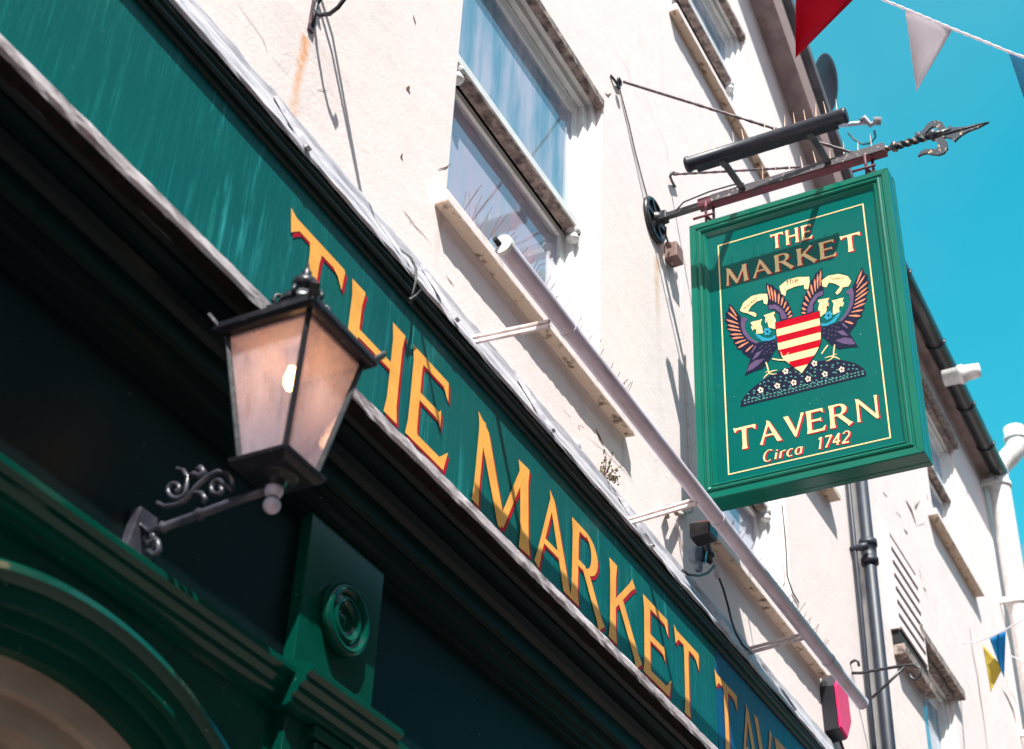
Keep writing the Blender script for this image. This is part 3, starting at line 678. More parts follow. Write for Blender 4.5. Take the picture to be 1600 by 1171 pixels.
for x, y in tf:
    if inmound(x, y) and inmound(x, y+12) and inmound(x+9, y-10) and inmound(x-9, y-6) and all((x-a)**2+(y-b)**2 > 33**2 for a, b in FLW) and not (440 < x < 790 and y < 900-abs(x-640)*.9):
        m.poly([S(x-8,y+5,1), S(x-6,y-5,1), S(x+1,y-9,1), S(x+8,y-2,1), S(x+8,y+3,1), S(x+3,y-3,1), S(x-3,y-2,1)])
m.build('grass_tufts', SMINT, md)
PETAL = simple('pale_petal_paint', (.80, .62, .50), .5)
for fx, fy in FLW:
    m = MB()
    for k in range(5):
        a = 2*math.pi*k/5 - .6; c_, d_ = fx+15*math.cos(a), fy+15*math.sin(a)
        m.poly([S(c_+8.5*math.cos(t*math.pi/3), d_+9*math.sin(t*math.pi/3), 1) for t in range(6)])
    m.build('mound_flower', PETAL, md)
# striped shield
SHW = [(5.810,.096),(5.776,.096),(5.742,.096),(5.708,.096),(5.674,.094),(5.650,.091),(5.640,.088),(5.606,.073),(5.572,.047),(5.538,.018),(5.514,.0)]
def shw(z):
    for (za, wa), (zb_, wb_) in zip(SHW, SHW[1:]):
        if zb_ <= z <= za: return wb_ + (wa-wb_)*(z-zb_)/(za-zb_)
    return 0
xs_ = SX-.0012-.0016
m = MB(); pts_ = [(z+.003, w_+.004) for z, w_ in SHW]
m.poly([(xs_+.0002,-.6625+w_,z) for z, w_ in pts_[:-1]] + [(xs_+.0002,-.6625,5.509)] + [(xs_+.0002,-.6625-w_,z) for z, w_ in pts_[:-1][::-1]]); shd = m.build('shield', SNAVY, sb)
for nm, mt, par in (('red_bars', SRED, 0), ('cream_bars', CREAM, 1)):
    m = MB()
    for k in range(8):
        if k % 2 != par: continue
        za, zc = 5.810-.037*k, max(5.810-.037*(k+1), 5.5145)
        if za <= zc: continue
        zz = [za+(zc-za)*t/5 for t in range(6)]
        m.poly([(xs_,-.6625+shw(z),z) for z in zz]+[(xs_,-.6625-shw(z)-.0001,z) for z in zz[::-1]])
    m.build(nm, mt, shd)
# scrolls
for nm, txt, pts_, (ta, tb) in (
    ('left_scroll', 'market', [(175,420),(205,355),(265,308),(330,291),(386,290),(392,330),(386,372),(360,368),(352,335),(305,352),(262,388),(240,425),(285,430),(306,446),(296,470),(258,452),(232,440),(200,434)], ((212,412),(318,328))),
    ('middle_scroll', 'the', [(475,235),(535,185),(620,162),(706,160),(710,200),(700,257),(668,255),(664,224),(600,236),(532,265),(524,310),(492,292)], ((530,228),(632,200))),
    ('right_scroll', 'tavern', [(798,190),(850,152),(930,138),(1000,155),(1028,195),(1005,235),(962,243),(946,277),(920,300),(903,284),(940,236),(900,214),(856,206),(836,243),(806,236)], ((862,186),(975,180)))):
    m = MB(); m.poly([S(x_, y_, 1) for x_, y_ in pts_]); o = m.build(nm, CREAM, sb)
    m = MB(); ribbon(m, [S(x_, y_, 1.6) for x_, y_ in pts_+pts_[:1]], .0020); m.build('scroll_outline', SNAVY, o)
    m = MB(); A_, B_ = S(*ta, 3), S(*tb, 3); d_ = (B_-A_); L_ = d_.length; d_.normalize(); n_ = Vector((0, d_.z, -d_.y)) if d_.y < 0 else Vector((0,-d_.z,d_.y)); u = 0
    tot = sum(glyph(c_)[1]+.1 for c_ in txt)
    for c_ in txt:
        if nm == 'left_scroll' or True:
            put_glyph(m, c_, lambda gu, gv, dd: tuple(A_ + d_*((u+gu)*L_/tot) + n_*gv*L_/tot*1.0 - Vector((dd,0,0))), 0, tk=.13, tn=.1)
        u += glyph(c_)[1]+.1
    m.build('scroll_lettering', CRK, o)
# winged creatures (left traced, right is its mirror image)
def split_poly(name, polys, F, l, mat, par):
    for pts_ in polys:
        mb = MB(); mb.poly([F(x_, y_, l) for x_, y_ in pts_]); mb.build(name, mat, par)
def creature(F, nm):
    def poly_(name, pts_, mt, l, par):
        mb = MB(); mb.poly([F(x_, y_, l) for x_, y_ in pts_]); return mb.build(name, mt, par)
    body = poly_(nm, [(250,740),(285,700),(325,662),(380,655),(445,640),(462,700),(430,745),(420,770),(398,805),(350,862),(290,880),(213,916),(232,865),(245,820),(258,785),(200,746)], SNAVY, 1, sb)
    mb = MB(); mb.poly([F(x_, y_, .5) for x_, y_ in [(96,364),(130,400),(160,438),(186,470),(200,520),(205,560),(240,610),(285,648),(326,664),(290,700),(255,742),(200,747),(190,720),(150,712),(152,690),(125,665),(130,640),(96,612),(104,590),(72,550),(82,530),(58,492),(72,478),(66,440),(84,425)]])
    mb.poly([F(x_, y_, .5) for x_, y_ in [(374,208),(408,222),(430,225),(450,250),(470,262),(486,290),(505,300),(518,328),(540,345),(552,375),(566,395),(568,425),(582,440),(576,470),(545,492),(480,500),(478,450),(440,412),(394,412),(390,375),(385,330),(380,270)]])
    wing = mb.build('wings', SNAVY, sb)
    fe = [((152,462),(98,385)),((156,490),(84,432)),((166,520),(70,488)),((172,550),(80,528)),((182,575),(80,560)),((192,600),(103,602)),((205,622),(112,632)),((222,642),(136,672)),((242,658),(160,706)),((277,682),(220,735)),
          ((410,335),(386,222)),((430,345),(412,236)),((450,355),(440,258)),((470,368),(474,284)),((490,382),(505,312)),((510,402),(530,345)),((525,427),(552,386)),((540,452),(566,420)),((545,474),(576,452))]
    for (bx, by), (tx, ty) in fe:
        mb = MB()
        dx_, dy_ = tx-bx, ty-by; L_ = math.hypot(dx_, dy_); nx_, ny_ = -dy_/L_, dx_/L_; w_ = 8
        mb.poly([F(bx+nx_*3, by+ny_*3, 1.2), F(bx+dx_*.6+nx_*w_, by+dy_*.6+ny_*w_, 1.2), F(bx+dx_*.9+nx_*4, by+dy_*.9+ny_*4, 1.2), F(tx, ty, 1.2), F(bx+dx_*.7-nx_*w_*.8, by+dy_*.7-ny_*w_*.8, 1.2), F(bx-nx_*3, by-ny_*3, 1.2)])
        mb.build('feather', SORANGE, wing)
    mb = MB()
    for pts_ in ([(186,470),(228,474),(236,488),(215,510),(214,556),(240,602),(275,638),(320,658),(302,672),(240,642),(200,592),(184,530)], [(396,378),(450,374),(498,405),(528,450),(536,480),(492,487),(484,440),(440,404),(400,410)],
                 [(230,884),(250,832),(295,798),(366,784),(322,830),(270,868)], [(268,800),(300,742),(346,724),(312,772)], [(290,690),(302,686),(296,704),(270,744),(262,740)]):
        mb.poly([F(x_, y_, 1.5) for x_, y_ in pts_])
    for sx_, sy_ in ((345,690),(372,672),(400,690),(430,660),(436,690),(405,715),(375,700),(352,722),(385,735),(330,705),(415,740),(360,750)):
        mb.poly([F(sx_-8, sy_+2, 1.5), F(sx_-3, sy_-6, 1.5), F(sx_+8, sy_-4, 1.5), F(sx_+5, sy_+4, 1.5), F(sx_, sy_-1, 1.5)])
    mb.build('purple_plumage', SPURPLE, body)
    mb = MB()
    for pts_ in ([(256,512),(282,502),(318,492),(346,484),(338,505),(334,520),(346,545),(352,592),(304,596),(302,566),(290,556),(276,572),(262,548),(270,528)], [(358,456),(400,442),(441,428),(443,442),(434,455),(450,490),(448,560),(398,548),(388,514),(384,500),(372,516),(368,488),(376,474)]):
        mb.poly([F(x_, y_, 2) for x_, y_ in pts_])
    hd = mb.build('dog_heads', CREAM, body)
    for ex, ey in ((306,514),(405,466)):
        mb = MB()
        mb.poly([F(ex-4,ey-3,2.6),F(ex+4,ey-4,2.6),F(ex+5,ey+2,2.6),F(ex-3,ey+3,2.6)])
        ribbon(mb, [F(ex-30,ey+28,2.6),F(ex-8,ey+18,2.6),F(ex+8,ey+30,2.6),F(ex+28,ey+44,2.6)], .0016)
        ribbon(mb, [F(ex-6,ey-16,2.6),F(ex+24,ey-24,2.6),F(ex+34,ey-10,2.6)], .0014)
        ribbon(mb, [F(ex-50,ey-2,2.6),F(ex-38,ey+16,2.6),F(ex-24,ey+44,2.6),F(ex-2,ey+52,2.6)], .0016)
        ribbon(mb, [F(ex+6,ey+36,2.6),F(ex+14,ey+60,2.6),F(ex+12,ey+78,2.6)], .0012)
        mb.build('face_lines', SNAVY, hd)
    mb = MB(); mb.poly([F(x_, y_, 2.3) for x_, y_ in [(288,592),(325,606),(348,622),(385,632),(420,626),(446,606),(448,628),(405,648),(352,652),(312,625)]])
    ribbon(mb, [F(300,600,2.3),F(332,628,2.3),F(368,642,2.3),F(410,636,2.3),F(446,618,2.3)], .002)
    for k in range(6):
        a = 2*math.pi*k/6; c_, d_ = 385+19*math.cos(a), 580+19*math.sin(a)
        mb.poly([F(c_+12*math.cos(t*math.pi/3), d_+12*math.sin(t*math.pi/3), 2.5+.1*k) for t in range(6)])
    bl = mb.build('blue_collar', SBLUE, body)
    mb = MB()
    mb.poly([F(385+8*math.cos(t*math.pi/3), 580+8*math.sin(t*math.pi/3), 3.6) for t in range(6)])
    for k in range(6):
        a = 2*math.pi*k/6+.5; ribbon(mb, [F(385+8*math.cos(a), 580+8*math.sin(a), 3.6), F(385+27*math.cos(a), 580+27*math.sin(a), 3.6)], .0013)
    mb.build('blossom_lines', SNAVY, bl)
    mb = MB(); l_ = 2.2
    ribbon(mb, [F(376,812,l_),(F(388,850,l_)),F(400,898,l_)], .0052); ribbon(mb, [F(400,893,l_),F(375,915,l_),F(356,938,l_)], [.006,.005,.002]); ribbon(mb, [F(398,890,l_+.2),F(430,878,l_+.2),F(462,872,l_+.2)], [.006,.005,.002])
    ribbon(mb, [F(400,896,l_+.4),F(425,905,l_+.4),F(458,900,l_+.4)], [.006,.004,.002]); ribbon(mb, [F(400,893,l_+.6),F(392,880,l_+.6),F(370,890,l_+.6)], [.006,.004,.002])
    mb.build('standing_leg', CREAM, body)
    mb = MB(); l_ = 8.2
    ribbon(mb, [F(425,788,l_),F(470,796,l_),F(520,798,l_)], .0055); ribbon(mb, [F(520,798,l_+.2),F(500,765,l_+.2),F(490,735,l_+.2)], [.006,.004,.002]); ribbon(mb, [F(520,796,l_+.4),F(530,765,l_+.4),F(552,738,l_+.4)], [.006,.004,.002]); ribbon(mb, [F(520,798,l_+.6),F(538,805,l_+.6),F(556,826,l_+.6)], [.006,.004,.002])
    if nm == 'left_creature': mb.build('raised_leg', CREAM, body)
    else: mb.bm.free(); mb = MB(); ribbon(mb, [F(425,790,1.8),F(452,808,1.8),F(480,830,1.8)], .0055); mb.build('raised_leg', CREAM, body)
creature(S, 'left_creature'); creature(SM, 'right_creature')

# --------------------------------------------------- iron bracket carrying the sign
br = thing('sign_bracket', 'wrought iron sign bracket with barbed spearhead finial above the hanging sign', 'bracket', (SX, 0, 6.604))
BZ = 6.604
m = MB(); m.lathe((SX,-.001,BZ-.0), (0,-1,0), [(0,.118),(.012,.120),(.020,.112),(.022,.098),(.012,.094),(.012,.040),(.03,.036),(.05,.026),(.055,.01)], 40); rs = m.build('wall_rosette', IRON, br)
for a in (0, 60, 120):
    m = MB(); d_ = Vector((math.cos(math.radians(a)), 0, math.sin(math.radians(a))))*.10
    m.bar(Vector((SX,-.018,BZ))-d_, Vector((SX,-.018,BZ))+d_, .016, .012, up=(0,1,0)); m.build('rosette_rib', IRON, rs)
m = MB(); m.bar((SX,-.03,BZ),(SX,-.30,BZ+.004), .026, .030); m.bar((SX,-.028,BZ),(SX,-.075,BZ), .05, .05); m.build('wall_bar', IRON, br, bevel=.003)
m = MB(); m.box(SX-.018, SX+.028, -1.128, -.235, BZ-.014, BZ-.006); m.box(SX-.020, SX-.012, -1.126, -.235, BZ-.0055, BZ+.030); bm_ = m.build('beam', RUST, br)
m = MB(); m.box(SX-.0235, SX-.0205, -1.124, -.30, BZ-.012, BZ+.030); m.build('flaking_face', FLAKE, bm_)
for yy in (-.275, -1.035):
    m = MB(); m.tube([(SX-.02,yy,BZ+.0),(SX-.02,yy,Z1-.0)], .007, 8); m.tube([(SX+.022,yy-.022,BZ-.012),(SX+.022,yy-.022,Z1)], .007, 8); m.tube([(SX-.03,yy-.045,Z1+.024),(SX-.03,yy+.06,Z1+.024)], .006, 8); m.tube([(SX-.032,yy,Z1+.024),(SX+.04,yy-.02,Z1+.024)], .008, 8)
    o = m.build('sign_hanger', RUST, br)
m = MB(); pts_ = []
m.lathe((SX,-1.118,BZ+.006), (0,-1,0), [(0,.018),(.012,.020),(.02,.012),(.032,.012),(.040,.024),(.055,.026),(.064,.015)], 14)
m.build('collar', FINIAL, br)
m = MB(); n = 40; rows = []
for i in range(n+1):
    t = i/n; y_ = -1.178-.150*t; a = t*math.pi*2.2; r_ = .0185
    rows.append([m.bm.verts.new((SX+r_*math.cos(a+k*math.pi/2), y_, BZ+.006+r_*math.sin(a+k*math.pi/2))) for k in range(4)])
for a_, b_ in zip(rows, rows[1:]):
    for k in range(4): m.bm.faces.new((a_[k], a_[(k+1)%4], b_[(k+1)%4], b_[k]))
m.build('twisted_bar', FINIAL, br)
m = MB(); m.lathe((SX,-1.322,BZ+.006), (0,-1,0), [(0,.014),(.008,.026),(.018,.028),(.030,.024),(.036,.014),(.05,.012),(.10,.010)], 14); m.build('knuckle', FINIAL, br)
def plate(name, outline, th, mat, par):      # outline in photo pixels on the sign's plane
    mb = MB(); A_ = [pt(x_, y_, x=SX-th/2) for x_, y_ in outline]; B_ = [Vector((SX+th/2, p.y, p.z)) for p in A_]
    mb.poly(A_); mb.poly(B_[::-1])
    for i in range(len(A_)): mb.poly([A_[i], A_[i-1], B_[i-1], B_[i]])
    return mb.build(name, mat, par, bevel=.0015)
plate('upper_barb', [(1428,207),(1434,208),(1441,204),(1447,196),(1454,190),(1464,188),(1472,191),(1477,199),(1477,208),(1470,213),(1459,214),(1461,209),(1465,204),(1464,199),(1458,197),(1452,201),(1446,208),(1438,212),(1430,211)], .012, FINIAL, br)
plate('lower_barb', [(1460,217),(1473,215),(1480,222),(1481,231),(1475,239),(1466,242),(1456,241),(1448,239),(1440,241),(1434,244),(1437,238),(1445,233),(1455,233),(1462,233),(1466,229),(1465,223)], .012, FINIAL, br)
plate('spearhead', [(1452,214),(1478,206),(1480,200),(1484,196),(1488,199),(1496,199),(1508,198),(1524,194),(1545,190),(1528,199),(1514,204),(1503,210),(1496,216),(1491,221),(1487,216),(1478,214),(1456,219)], .012, FINIAL, br)
m = MB(); a_, b_ = pt(1456,215,x=SX-.007), pt(1541,191.5,x=SX-.007); m.tube([a_, (a_+b_)/2, b_], [.006,.005,.001], 6); m.build('spear_rib', IRON, br)
# stay rods
e1 = pt(974,128,y=-.03); e2 = Vector((SX-.015,-.985,BZ+.028)); m = MB()
P_ = [e1 + (e2-e1)*(i/60) for i in range(61)]; m.tube(P_, [.0075+.0015*math.sin(i*1.9) if i > 18 else .0075 for i in range(61)], 6); m.build('stay_rod', STAY, br)
m = MB(); q_ = pt(968,128,y=-.03); m.tube([q_+Vector((.018*math.cos(t),0,.018*math.sin(t))) for t in [k*math.pi/6 for k in range(13)]], .006, 6); m.tube([pt(954,118,y=-.004), pt(962,128,y=-.012), pt(968,138,y=-.004)], .007, 6); m.build('wall_eye', IRON, br)
m = MB(); m.tube([pt(968,138,y=-.006), pt(975,165,y=-.006), pt(983,195,y=-.006), pt(992,235,y=-.006), pt(1005,285,y=-.006), pt(1012,310,y=-.006)], .003, 5); m.build('slack_wire', CABLE, br)
f1 = pt(1052,273,y=-.03); m = MB(); f2 = Vector((SX+.015,-.865,BZ+.025)); P_ = [f1 + (f2-f1)*(i/50) for i in range(51)]
m.tube(P_, [.006+.0012*math.sin(i*1.9) for i in range(51)], 6); m.build('stay_rod', STAY, br)
m = MB(); m.tube([pt(1060,272,y=-.03), pt(1050,270,y=-.03), pt(1047,276,y=-.02), pt(1050,284,y=-.012), pt(1055,292,y=-.004)], .007, 6); m.build('wall_eye', IRON, br)
m = MB(); m.tube([Vector((SX-.03,-.13,BZ-.01)), Vector((SX-.03,-.17,BZ+.028)), Vector((SX-.03,-.30,BZ+.045)), Vector((SX-.03,-.42,BZ+.042)), Vector((SX-.03,-.47,BZ+.03))], .004, 6); m.build('supply_cable', CABLE, br)
# --------------------------------------------------- picture light in front of the sign
pli = thing('sign_light', 'dark grey tubular sign light with bird spikes on top, clamped to the sign bracket', 'light', (4.995, -.6, 6.645))
TX, TZ, TR_ = 4.968, 6.612, .034
m = MB(); m.lathe((TX,-.282,TZ), (0,-1,0), [(0,.010),(.001,.034),(.006,.038),(.020,.038),(.022,.034),(.735,.034),(.737,.0365),(.752,.0365),(.756,.030),(.757,.001)], 28); m.build('tube', TUBEMAT, pli)
m = MB(); m.box(TX-.012, TX+.030, -.99, -.33, TZ-.0385, TZ-.0335); m.build('lamp_slot', TUBEMAT, pli)
for yy in (-.455, -.865):
    m = MB(); m.bar((TX+.01,yy,TZ-.03),(SX+.02,yy-.005,BZ+.012), .030, .014); m.bar((TX+.0,yy,TZ-.042),(TX+.05,yy,TZ-.030), .034, .01); m.build('clamp_arm', IRON, pli, bevel=.002)
def spikes(parent, a, b, n, h, rad, mat=CLIP, strip=True, jit=.012):
    a, b = Vector(a), Vector(b)
    if strip: s_ = MB(); s_.bar(a, b, .014, .006); s_.build('spike_strip', mat, parent)
    for i in range(n):
        t = (i+.5)/n; p = a + (b-a)*t; s_ = MB(); hh = h*random.uniform(.8, 1.1)
        s_.tube([p, p+Vector((random.uniform(-jit,jit), random.uniform(-jit,jit), hh))], [rad, rad*.35], 5); s_.build('spike', mat, parent)
spikes(pli, (TX,-.30,TZ+.036), (TX,-1.02,TZ+.036), 15, .085, .0026)
sp = thing('bird_spikes', 'row of tan bird spikes clipped along the sign bracket beam', 'bird spikes', (SX,-.6,BZ+.03))
spikes(sp, (SX-.005,-.52,BZ+.034), (SX-.005,-1.10,BZ+.034), 9, .085, .0026)

# --------------------------------------------------- long strip light on three arms
ty, = (-.375,)
L0, L1 = pt(786,384,y=ty), pt(1347,1099,y=ty); dL = (L1-L0).normalized()
st = thing('strip_light', 'long lavender grey tubular light on three arms above the fascia', 'light', tuple((L0+L1)/2))
m = MB(); n = 18
ang = [math.radians(a) for a in range(-60, 241, 20)]
up_, out_ = Vector((0,0,1)), Vector((0,-1,0))
def prof3(o, r, a0=-70, a1=250, stp=16):
    return [o + (out_*math.sin(math.radians(a)) + up_*math.cos(math.radians(a)))*r for a in range(a0, a1+1, stp)]
O_ = [prof3(L0+dL*t, .030) for t in (0, (L1-L0).length)]; I_ = [prof3(L0+dL*t, .026) for t in (0, (L1-L0).length)]
k_ = len(O_[0])
for i in range(k_-1):
    f = m.poly([O_[0][i], O_[1][i], O_[1][i+1], O_[0][i+1]]); f.smooth = True; f = m.poly([I_[0][i], I_[0][i+1], I_[1][i+1], I_[1][i]]); f.smooth = True
for e in (0, k_-1): m.poly([O_[0][e], O_[1][e], I_[1][e], I_[0][e]])
bmesh.ops.remove_doubles(m.bm, verts=m.bm.verts[:], dist=1e-5)
m.build('trough', GREYPAINT, st)
m = MB(); m.tube([L0+dL*.02, L1-dL*.02], .014, 12); m.build('lamp_tube', simple('unlit_fluorescent_tube', (.6,.6,.62), .2), st)
m = MB(); m.lathe(L1-dL*.012, dL, [(0,.0315),(.014,.0315),(.018,.028),(.019,.001)], 20); m.build('end_cap', GREYPAINT, st)
m = MB()
oc = [L0 - dL*.010 + (out_*math.sin(math.radians(a)) + up_*math.cos(math.radians(a)))*.034 for a in range(-40, 215, 15)] + [L0 - dL*.010 + up_*-.016 + out_*-.012, L0 - dL*.010 + up_*.012 + out_*-.006]
oc2 = [p + dL*.016 for p in oc]; m.poly(oc); m.poly(oc2[::-1])
for i in range(len(oc)): m.poly([oc[i], oc[i-1], oc2[i-1], oc2[i]])
m.build('end_cap', WHITEPLASTIC, st)
m = MB(); m.tube([L0 - dL*.035 + up_*.004 - out_*.010, L0 + dL*.03 - out_*.004 + up_*-.004], .009, 8); m.build('lamp_holder', DARKIN, st)
for bx, by, ex, ey in ((757,528,858,513),(998,814,1098,803),(1180,1018,1268,1010)):
    B_ = pt(bx, by, y=-.13); E_ = pt(ex+4, ey-1, y=ty+.01)
    E_.x = B_.x
    for dz in (0, .020):
        m = MB(); m.bar(B_+Vector((0,.06,dz-.004)), E_+Vector((0,0,dz-.006)), .012, .012 if dz else .014); m.build('arm', PINKWHITE, st, bevel=.002)
for t_ in (.125, .49, .86):
    p_ = L0 + (L1-L0)*t_; m = MB(); rp = [prof3(p_+dL*q_, .0325, -62, 242, 16) for q_ in (0, .022)]; ri = [prof3(p_+dL*q_, .0303, -62, 242, 16) for q_ in (0, .022)]
    for i in range(len(rp[0])-1):
        m.poly([rp[0][i], rp[1][i], rp[1][i+1], rp[0][i+1]]); m.poly([rp[0][i], rp[0][i+1], ri[0][i+1], ri[0][i]]); m.poly([rp[1][i], rp[1][i+1], ri[1][i+1], ri[1][i]])
    bmesh.ops.remove_doubles(m.bm, verts=m.bm.verts[:], dist=1e-5)
    m.build('trough_strap', GREYPAINT, st)
for a_, b_ in (((Y1,Z1),(Y1-.055,Z1-.055)), ((Y0,Z1),(Y0+.055,Z1-.055)), ((Y1,Z0),(Y1-.055,Z0+.055)), ((Y0,Z0),(Y0+.055,Z0+.055))):
    sg_ = 1 if a_[0] == Y1 else -1; sz_ = -1 if a_[1] == Z1 else 1
    m = MB(); ribbon(m, [Vector((5.2236, a_[0]-sg_*k, a_[1]+sz_*k)) for k in (.005, .015, .029)], .0013); m.build('mitre_joint', DKGREEN, frm)
# --------------------------------------------------- wall lantern on the shopfront
LX, LY = 2.253, -.390
ln = thing('wall_lantern', 'black four sided lantern with a lit warm bulb on a scrolled iron bracket', 'lantern', (LX, LY, 3.30))
BLK = simple('black_lantern_iron', (.012, .012, .018), .35, (.06, .05, .055), 50, .58, .72, .6, .0015, spec=.35)
INNER = simple('dusty_white_enamel', (.60, .46, .42), .5, (.45, .34, .30), 30)
def sq(h, z): return [(LX-h,LY-h,z),(LX+h,LY-h,z),(LX+h,LY+h,z),(LX-h,LY+h,z)]
def frus(mb, ha, za, hb, zb_): mb.hexa(sq(ha, za)+sq(hb, zb_))
m = MB(); frus(m, .060, 3.350, .073, 3.362); frus(m, .073, 3.3622, .076, 3.374); m.lathe((LX,LY,3.352), (0,0,-1), [(0,.05),(.006,.045),(.010,.025),(.03,.018)], 20); m.build('base_plate', BLK, ln, bevel=.002)
b0, b1, zA, zB = .058, .108, 3.375, 3.682
for sx_ in (-1, 1):
    for sy_ in (-1, 1):
        m = MB(); m.bar((LX+sx_*b0, LY+sy_*b0, zA), (LX+sx_*b1, LY+sy_*b1, zB), .013, .013, up=(sx_, sy_, 0)); m.build('corner_bar', BLK, ln, bevel=.002)
for (ax_, ay_) in ((-1,0),(1,0),(0,-1),(0,1)):
    m = MB(); i0, i1 = b0-.001, b1-.001
    if ax_: p_ = [(LX+ax_*i0,LY-i0+.006,zA+.001),(LX+ax_*i0,LY+i0-.006,zA+.001),(LX+ax_*i1,LY+i1-.006,zB-.001),(LX+ax_*i1,LY-i1+.006,zB-.001)]
    else: p_ = [(LX-i0+.006,LY+ay_*i0,zA+.001),(LX+i0-.006,LY+ay_*i0,zA+.001),(LX+i1-.006,LY+ay_*i1,zB-.001),(LX-i1+.006,LY+ay_*i1,zB-.001)]
    n_ = Vector((ax_, ay_, 0))*.003; p2 = [Vector(q_)-n_ for q_ in p_]
    m.hexa([p_[0],p_[1],p2[1],p2[0],p_[3],p_[2],p2[2],p2[3]]); m.build('glass_pane', LGLASS, ln)
    m = MB(); m.bar(Vector(p_[0])+n_*.3, Vector(p_[1])+n_*.3, .008, .010); m.build('pane_rail', BLK, ln)
m = MB(); frus(m, .126, 3.683, .134, 3.690); frus(m, .134, 3.6902, .134, 3.708); frus(m, .128, 3.7082, .052, 3.778); frus(m, .054, 3.7782, .058, 3.790); frus(m, .040, 3.7902, .036, 3.812)
rf = m.build('roof', BLK, ln, bevel=.003)
m = MB(); frus(m, .102, 3.676, .104, 3.6825); m.build('roof_lining', INNER, ln)
for sx_ in (-1, 1):
    for sy_ in (-1, 1):
        m = MB(); m.bar((LX+sx_*.124, LY+sy_*.124, 3.70), (LX+sx_*.143, LY+sy_*.143, 3.727), .022, .010, up=(sx_, sy_, 0)); m.build('roof_horn', BLK, rf, bevel=.002)
m = MB(); m.lathe((LX,LY,3.790), (0,0,1), [(0,.030),(.004,.056),(.012,.058),(.030,.052),(.046,.036),(.056,.018),(.062,.016),(.066,.026),(.078,.031),(.092,.028),(.102,.016),(.108,.010),(.118,.012),(.128,.006),(.150,.001)], 28); m.build('domed_finial', BLK, rf)
for k in range(6):
    a = k*math.pi/3+.3; m = MB(); ca, sa = math.cos(a), math.sin(a)
    m.tube([(LX+ca*r_, LY+sa*r_, z_) for r_, z_ in ((.056,3.792),(.066,3.806),(.062,3.822),(.052,3.826),(.048,3.816))], .0055, 6); m.build('crown_scroll', BLK, rf)
m = MB(); m.lathe((LX,LY,3.676), (0,0,-1), [(0,.020),(.030,.018),(.034,.013),(.04,.012)], 14); m.build('lamp_socket', INNER, ln)
m = MB(); m.lathe((LX,LY,3.637), (0,0,-1), [(0,.009),(.010,.011),(.030,.016),(.045,.015),(.058,.009),(.062,.001)], 18); m.build('bulb', BULB, ln)
# its own lamp
lp = bpy.data.lights.new('lantern_lamp', 'POINT'); lp.energy = .22; lp.color = (1, .55, .25); lp.shadow_soft_size = .02
lo = bpy.data.objects.new('lantern_lamp', lp); lo.location = (LX, LY, 3.565); COL.objects.link(lo); lo.parent = ln; lo.matrix_parent_inverse = Matrix.Translation(ln.location).inverted()
for zz, r_ in ((3.318, .020), (3.283, .019)):
    m = MB(); m.lathe((LX,LY+.0,zz+r_), (0,0,-1), [(r_*(1-math.cos(t)), r_*math.sin(t)) for t in [k*math.pi/10 for k in range(11)]], 18); m.build('ball_drop', GREYPAINT, ln)
m = MB(); m.tube([(LX,-.060,3.292),(LX,-.10,3.296),(LX,-.105,3.296),(LX,-.11,3.297),(LX,-.19,3.305),(LX,-.20,3.306),(LX,-.21,3.307),(LX,-.30,3.318),(LX,-.39,3.326)], [.010,.010,.015,.010,.010,.015,.010,.010,.010], 12)
IRONL = simple('grey_painted_scrollwork', (.06, .06, .085), .3, (.03, .028, .04), 30)  # bracket ironwork, paler than the lantern's black iron
arm = m.build('bracket_arm', IRONL, ln)
m = MB(); m.tube([(LX,LY,3.27),(LX,LY,3.352)], .012, 10); m.build('stem', BLK, arm)
def LPp(x_, y_): 
    p = pt(170+x_/2.2516, 380+y_/2.2516, x=LX); return p
def spiral(cx, cy, r0, a0, turns, n=22, sgn=1):
    return [(cx + r0*(1-.80*i/n)*math.cos(a0+sgn*turns*2*math.pi*i/n), cy + r0*(1-.80*i/n)*math.sin(a0+sgn*turns*2*math.pi*i/n)) for i in range(n+1)]
m = MB(); c1 = [(240,795),(262,800),(278,825),(272,860)] + spiral(234,866,38,.1,1.2,20,1); m.tube([LPp(*q_) for q_ in c1], [.0055]*len(c1), 8); m.build('scroll', IRONL, arm)
m = MB(); c1 = [(170,915),(195,928),(235,922),(270,905),(310,855),(350,820),(385,803),(415,812),(432,838),(436,868)] + spiral(385,866,38,.0,1.15,20,-1)[4:]; m.tube([LPp(*q_) for q_ in c1], [.0058]*len(c1), 8); m.build('scroll', IRONL, arm)
m = MB(); c1 = [(310,800),(322,790),(335,806),(322,820),(300,812),(285,822)]; m.tube([LPp(*q_) for q_ in c1], .007, 8); m.build('scroll', IRONL, arm)
m = MB(); c1 = [(300,880),(325,880),(340,900),(330,915)]; m.tube([LPp(*q_) for q_ in c1], .006, 8); m.build('scroll', IRONL, arm)
m = MB(); m.hexa([(LX-.045,-.052,3.225),(LX+.045,-.052,3.225),(LX+.045,-.031,3.225),(LX-.045,-.031,3.225),(LX-.030,-.058,3.345),(LX+.030,-.058,3.345),(LX+.030,-.031,3.345),(LX-.030,-.031,3.345)])
m.hexa([(LX-.022,-.058,3.30),(LX+.022,-.058,3.30),(LX+.022,-.05,3.30),(LX-.022,-.05,3.30),(LX-.022,-.078,3.285),(LX+.022,-.078,3.285),(LX+.022,-.05,3.315),(LX-.022,-.05,3.315)]); m.build('back_plate', IRONL, ln, bevel=.003)
m = MB(); c1 = [(150,1010),(160,1040),(140,1060),(120,1045),(135,1030)]; m.tube([LPp(*q_) for q_ in c1], .007, 8); m.build('leaf_scroll', IRONL, ln)
m = MB(); c1 = [(150,1030),(172,1050),(178,1080),(158,1100),(140,1085)]; m.tube([LPp(*q_) for q_ in c1], .007, 8); m.build('leaf_scroll', IRONL, ln)

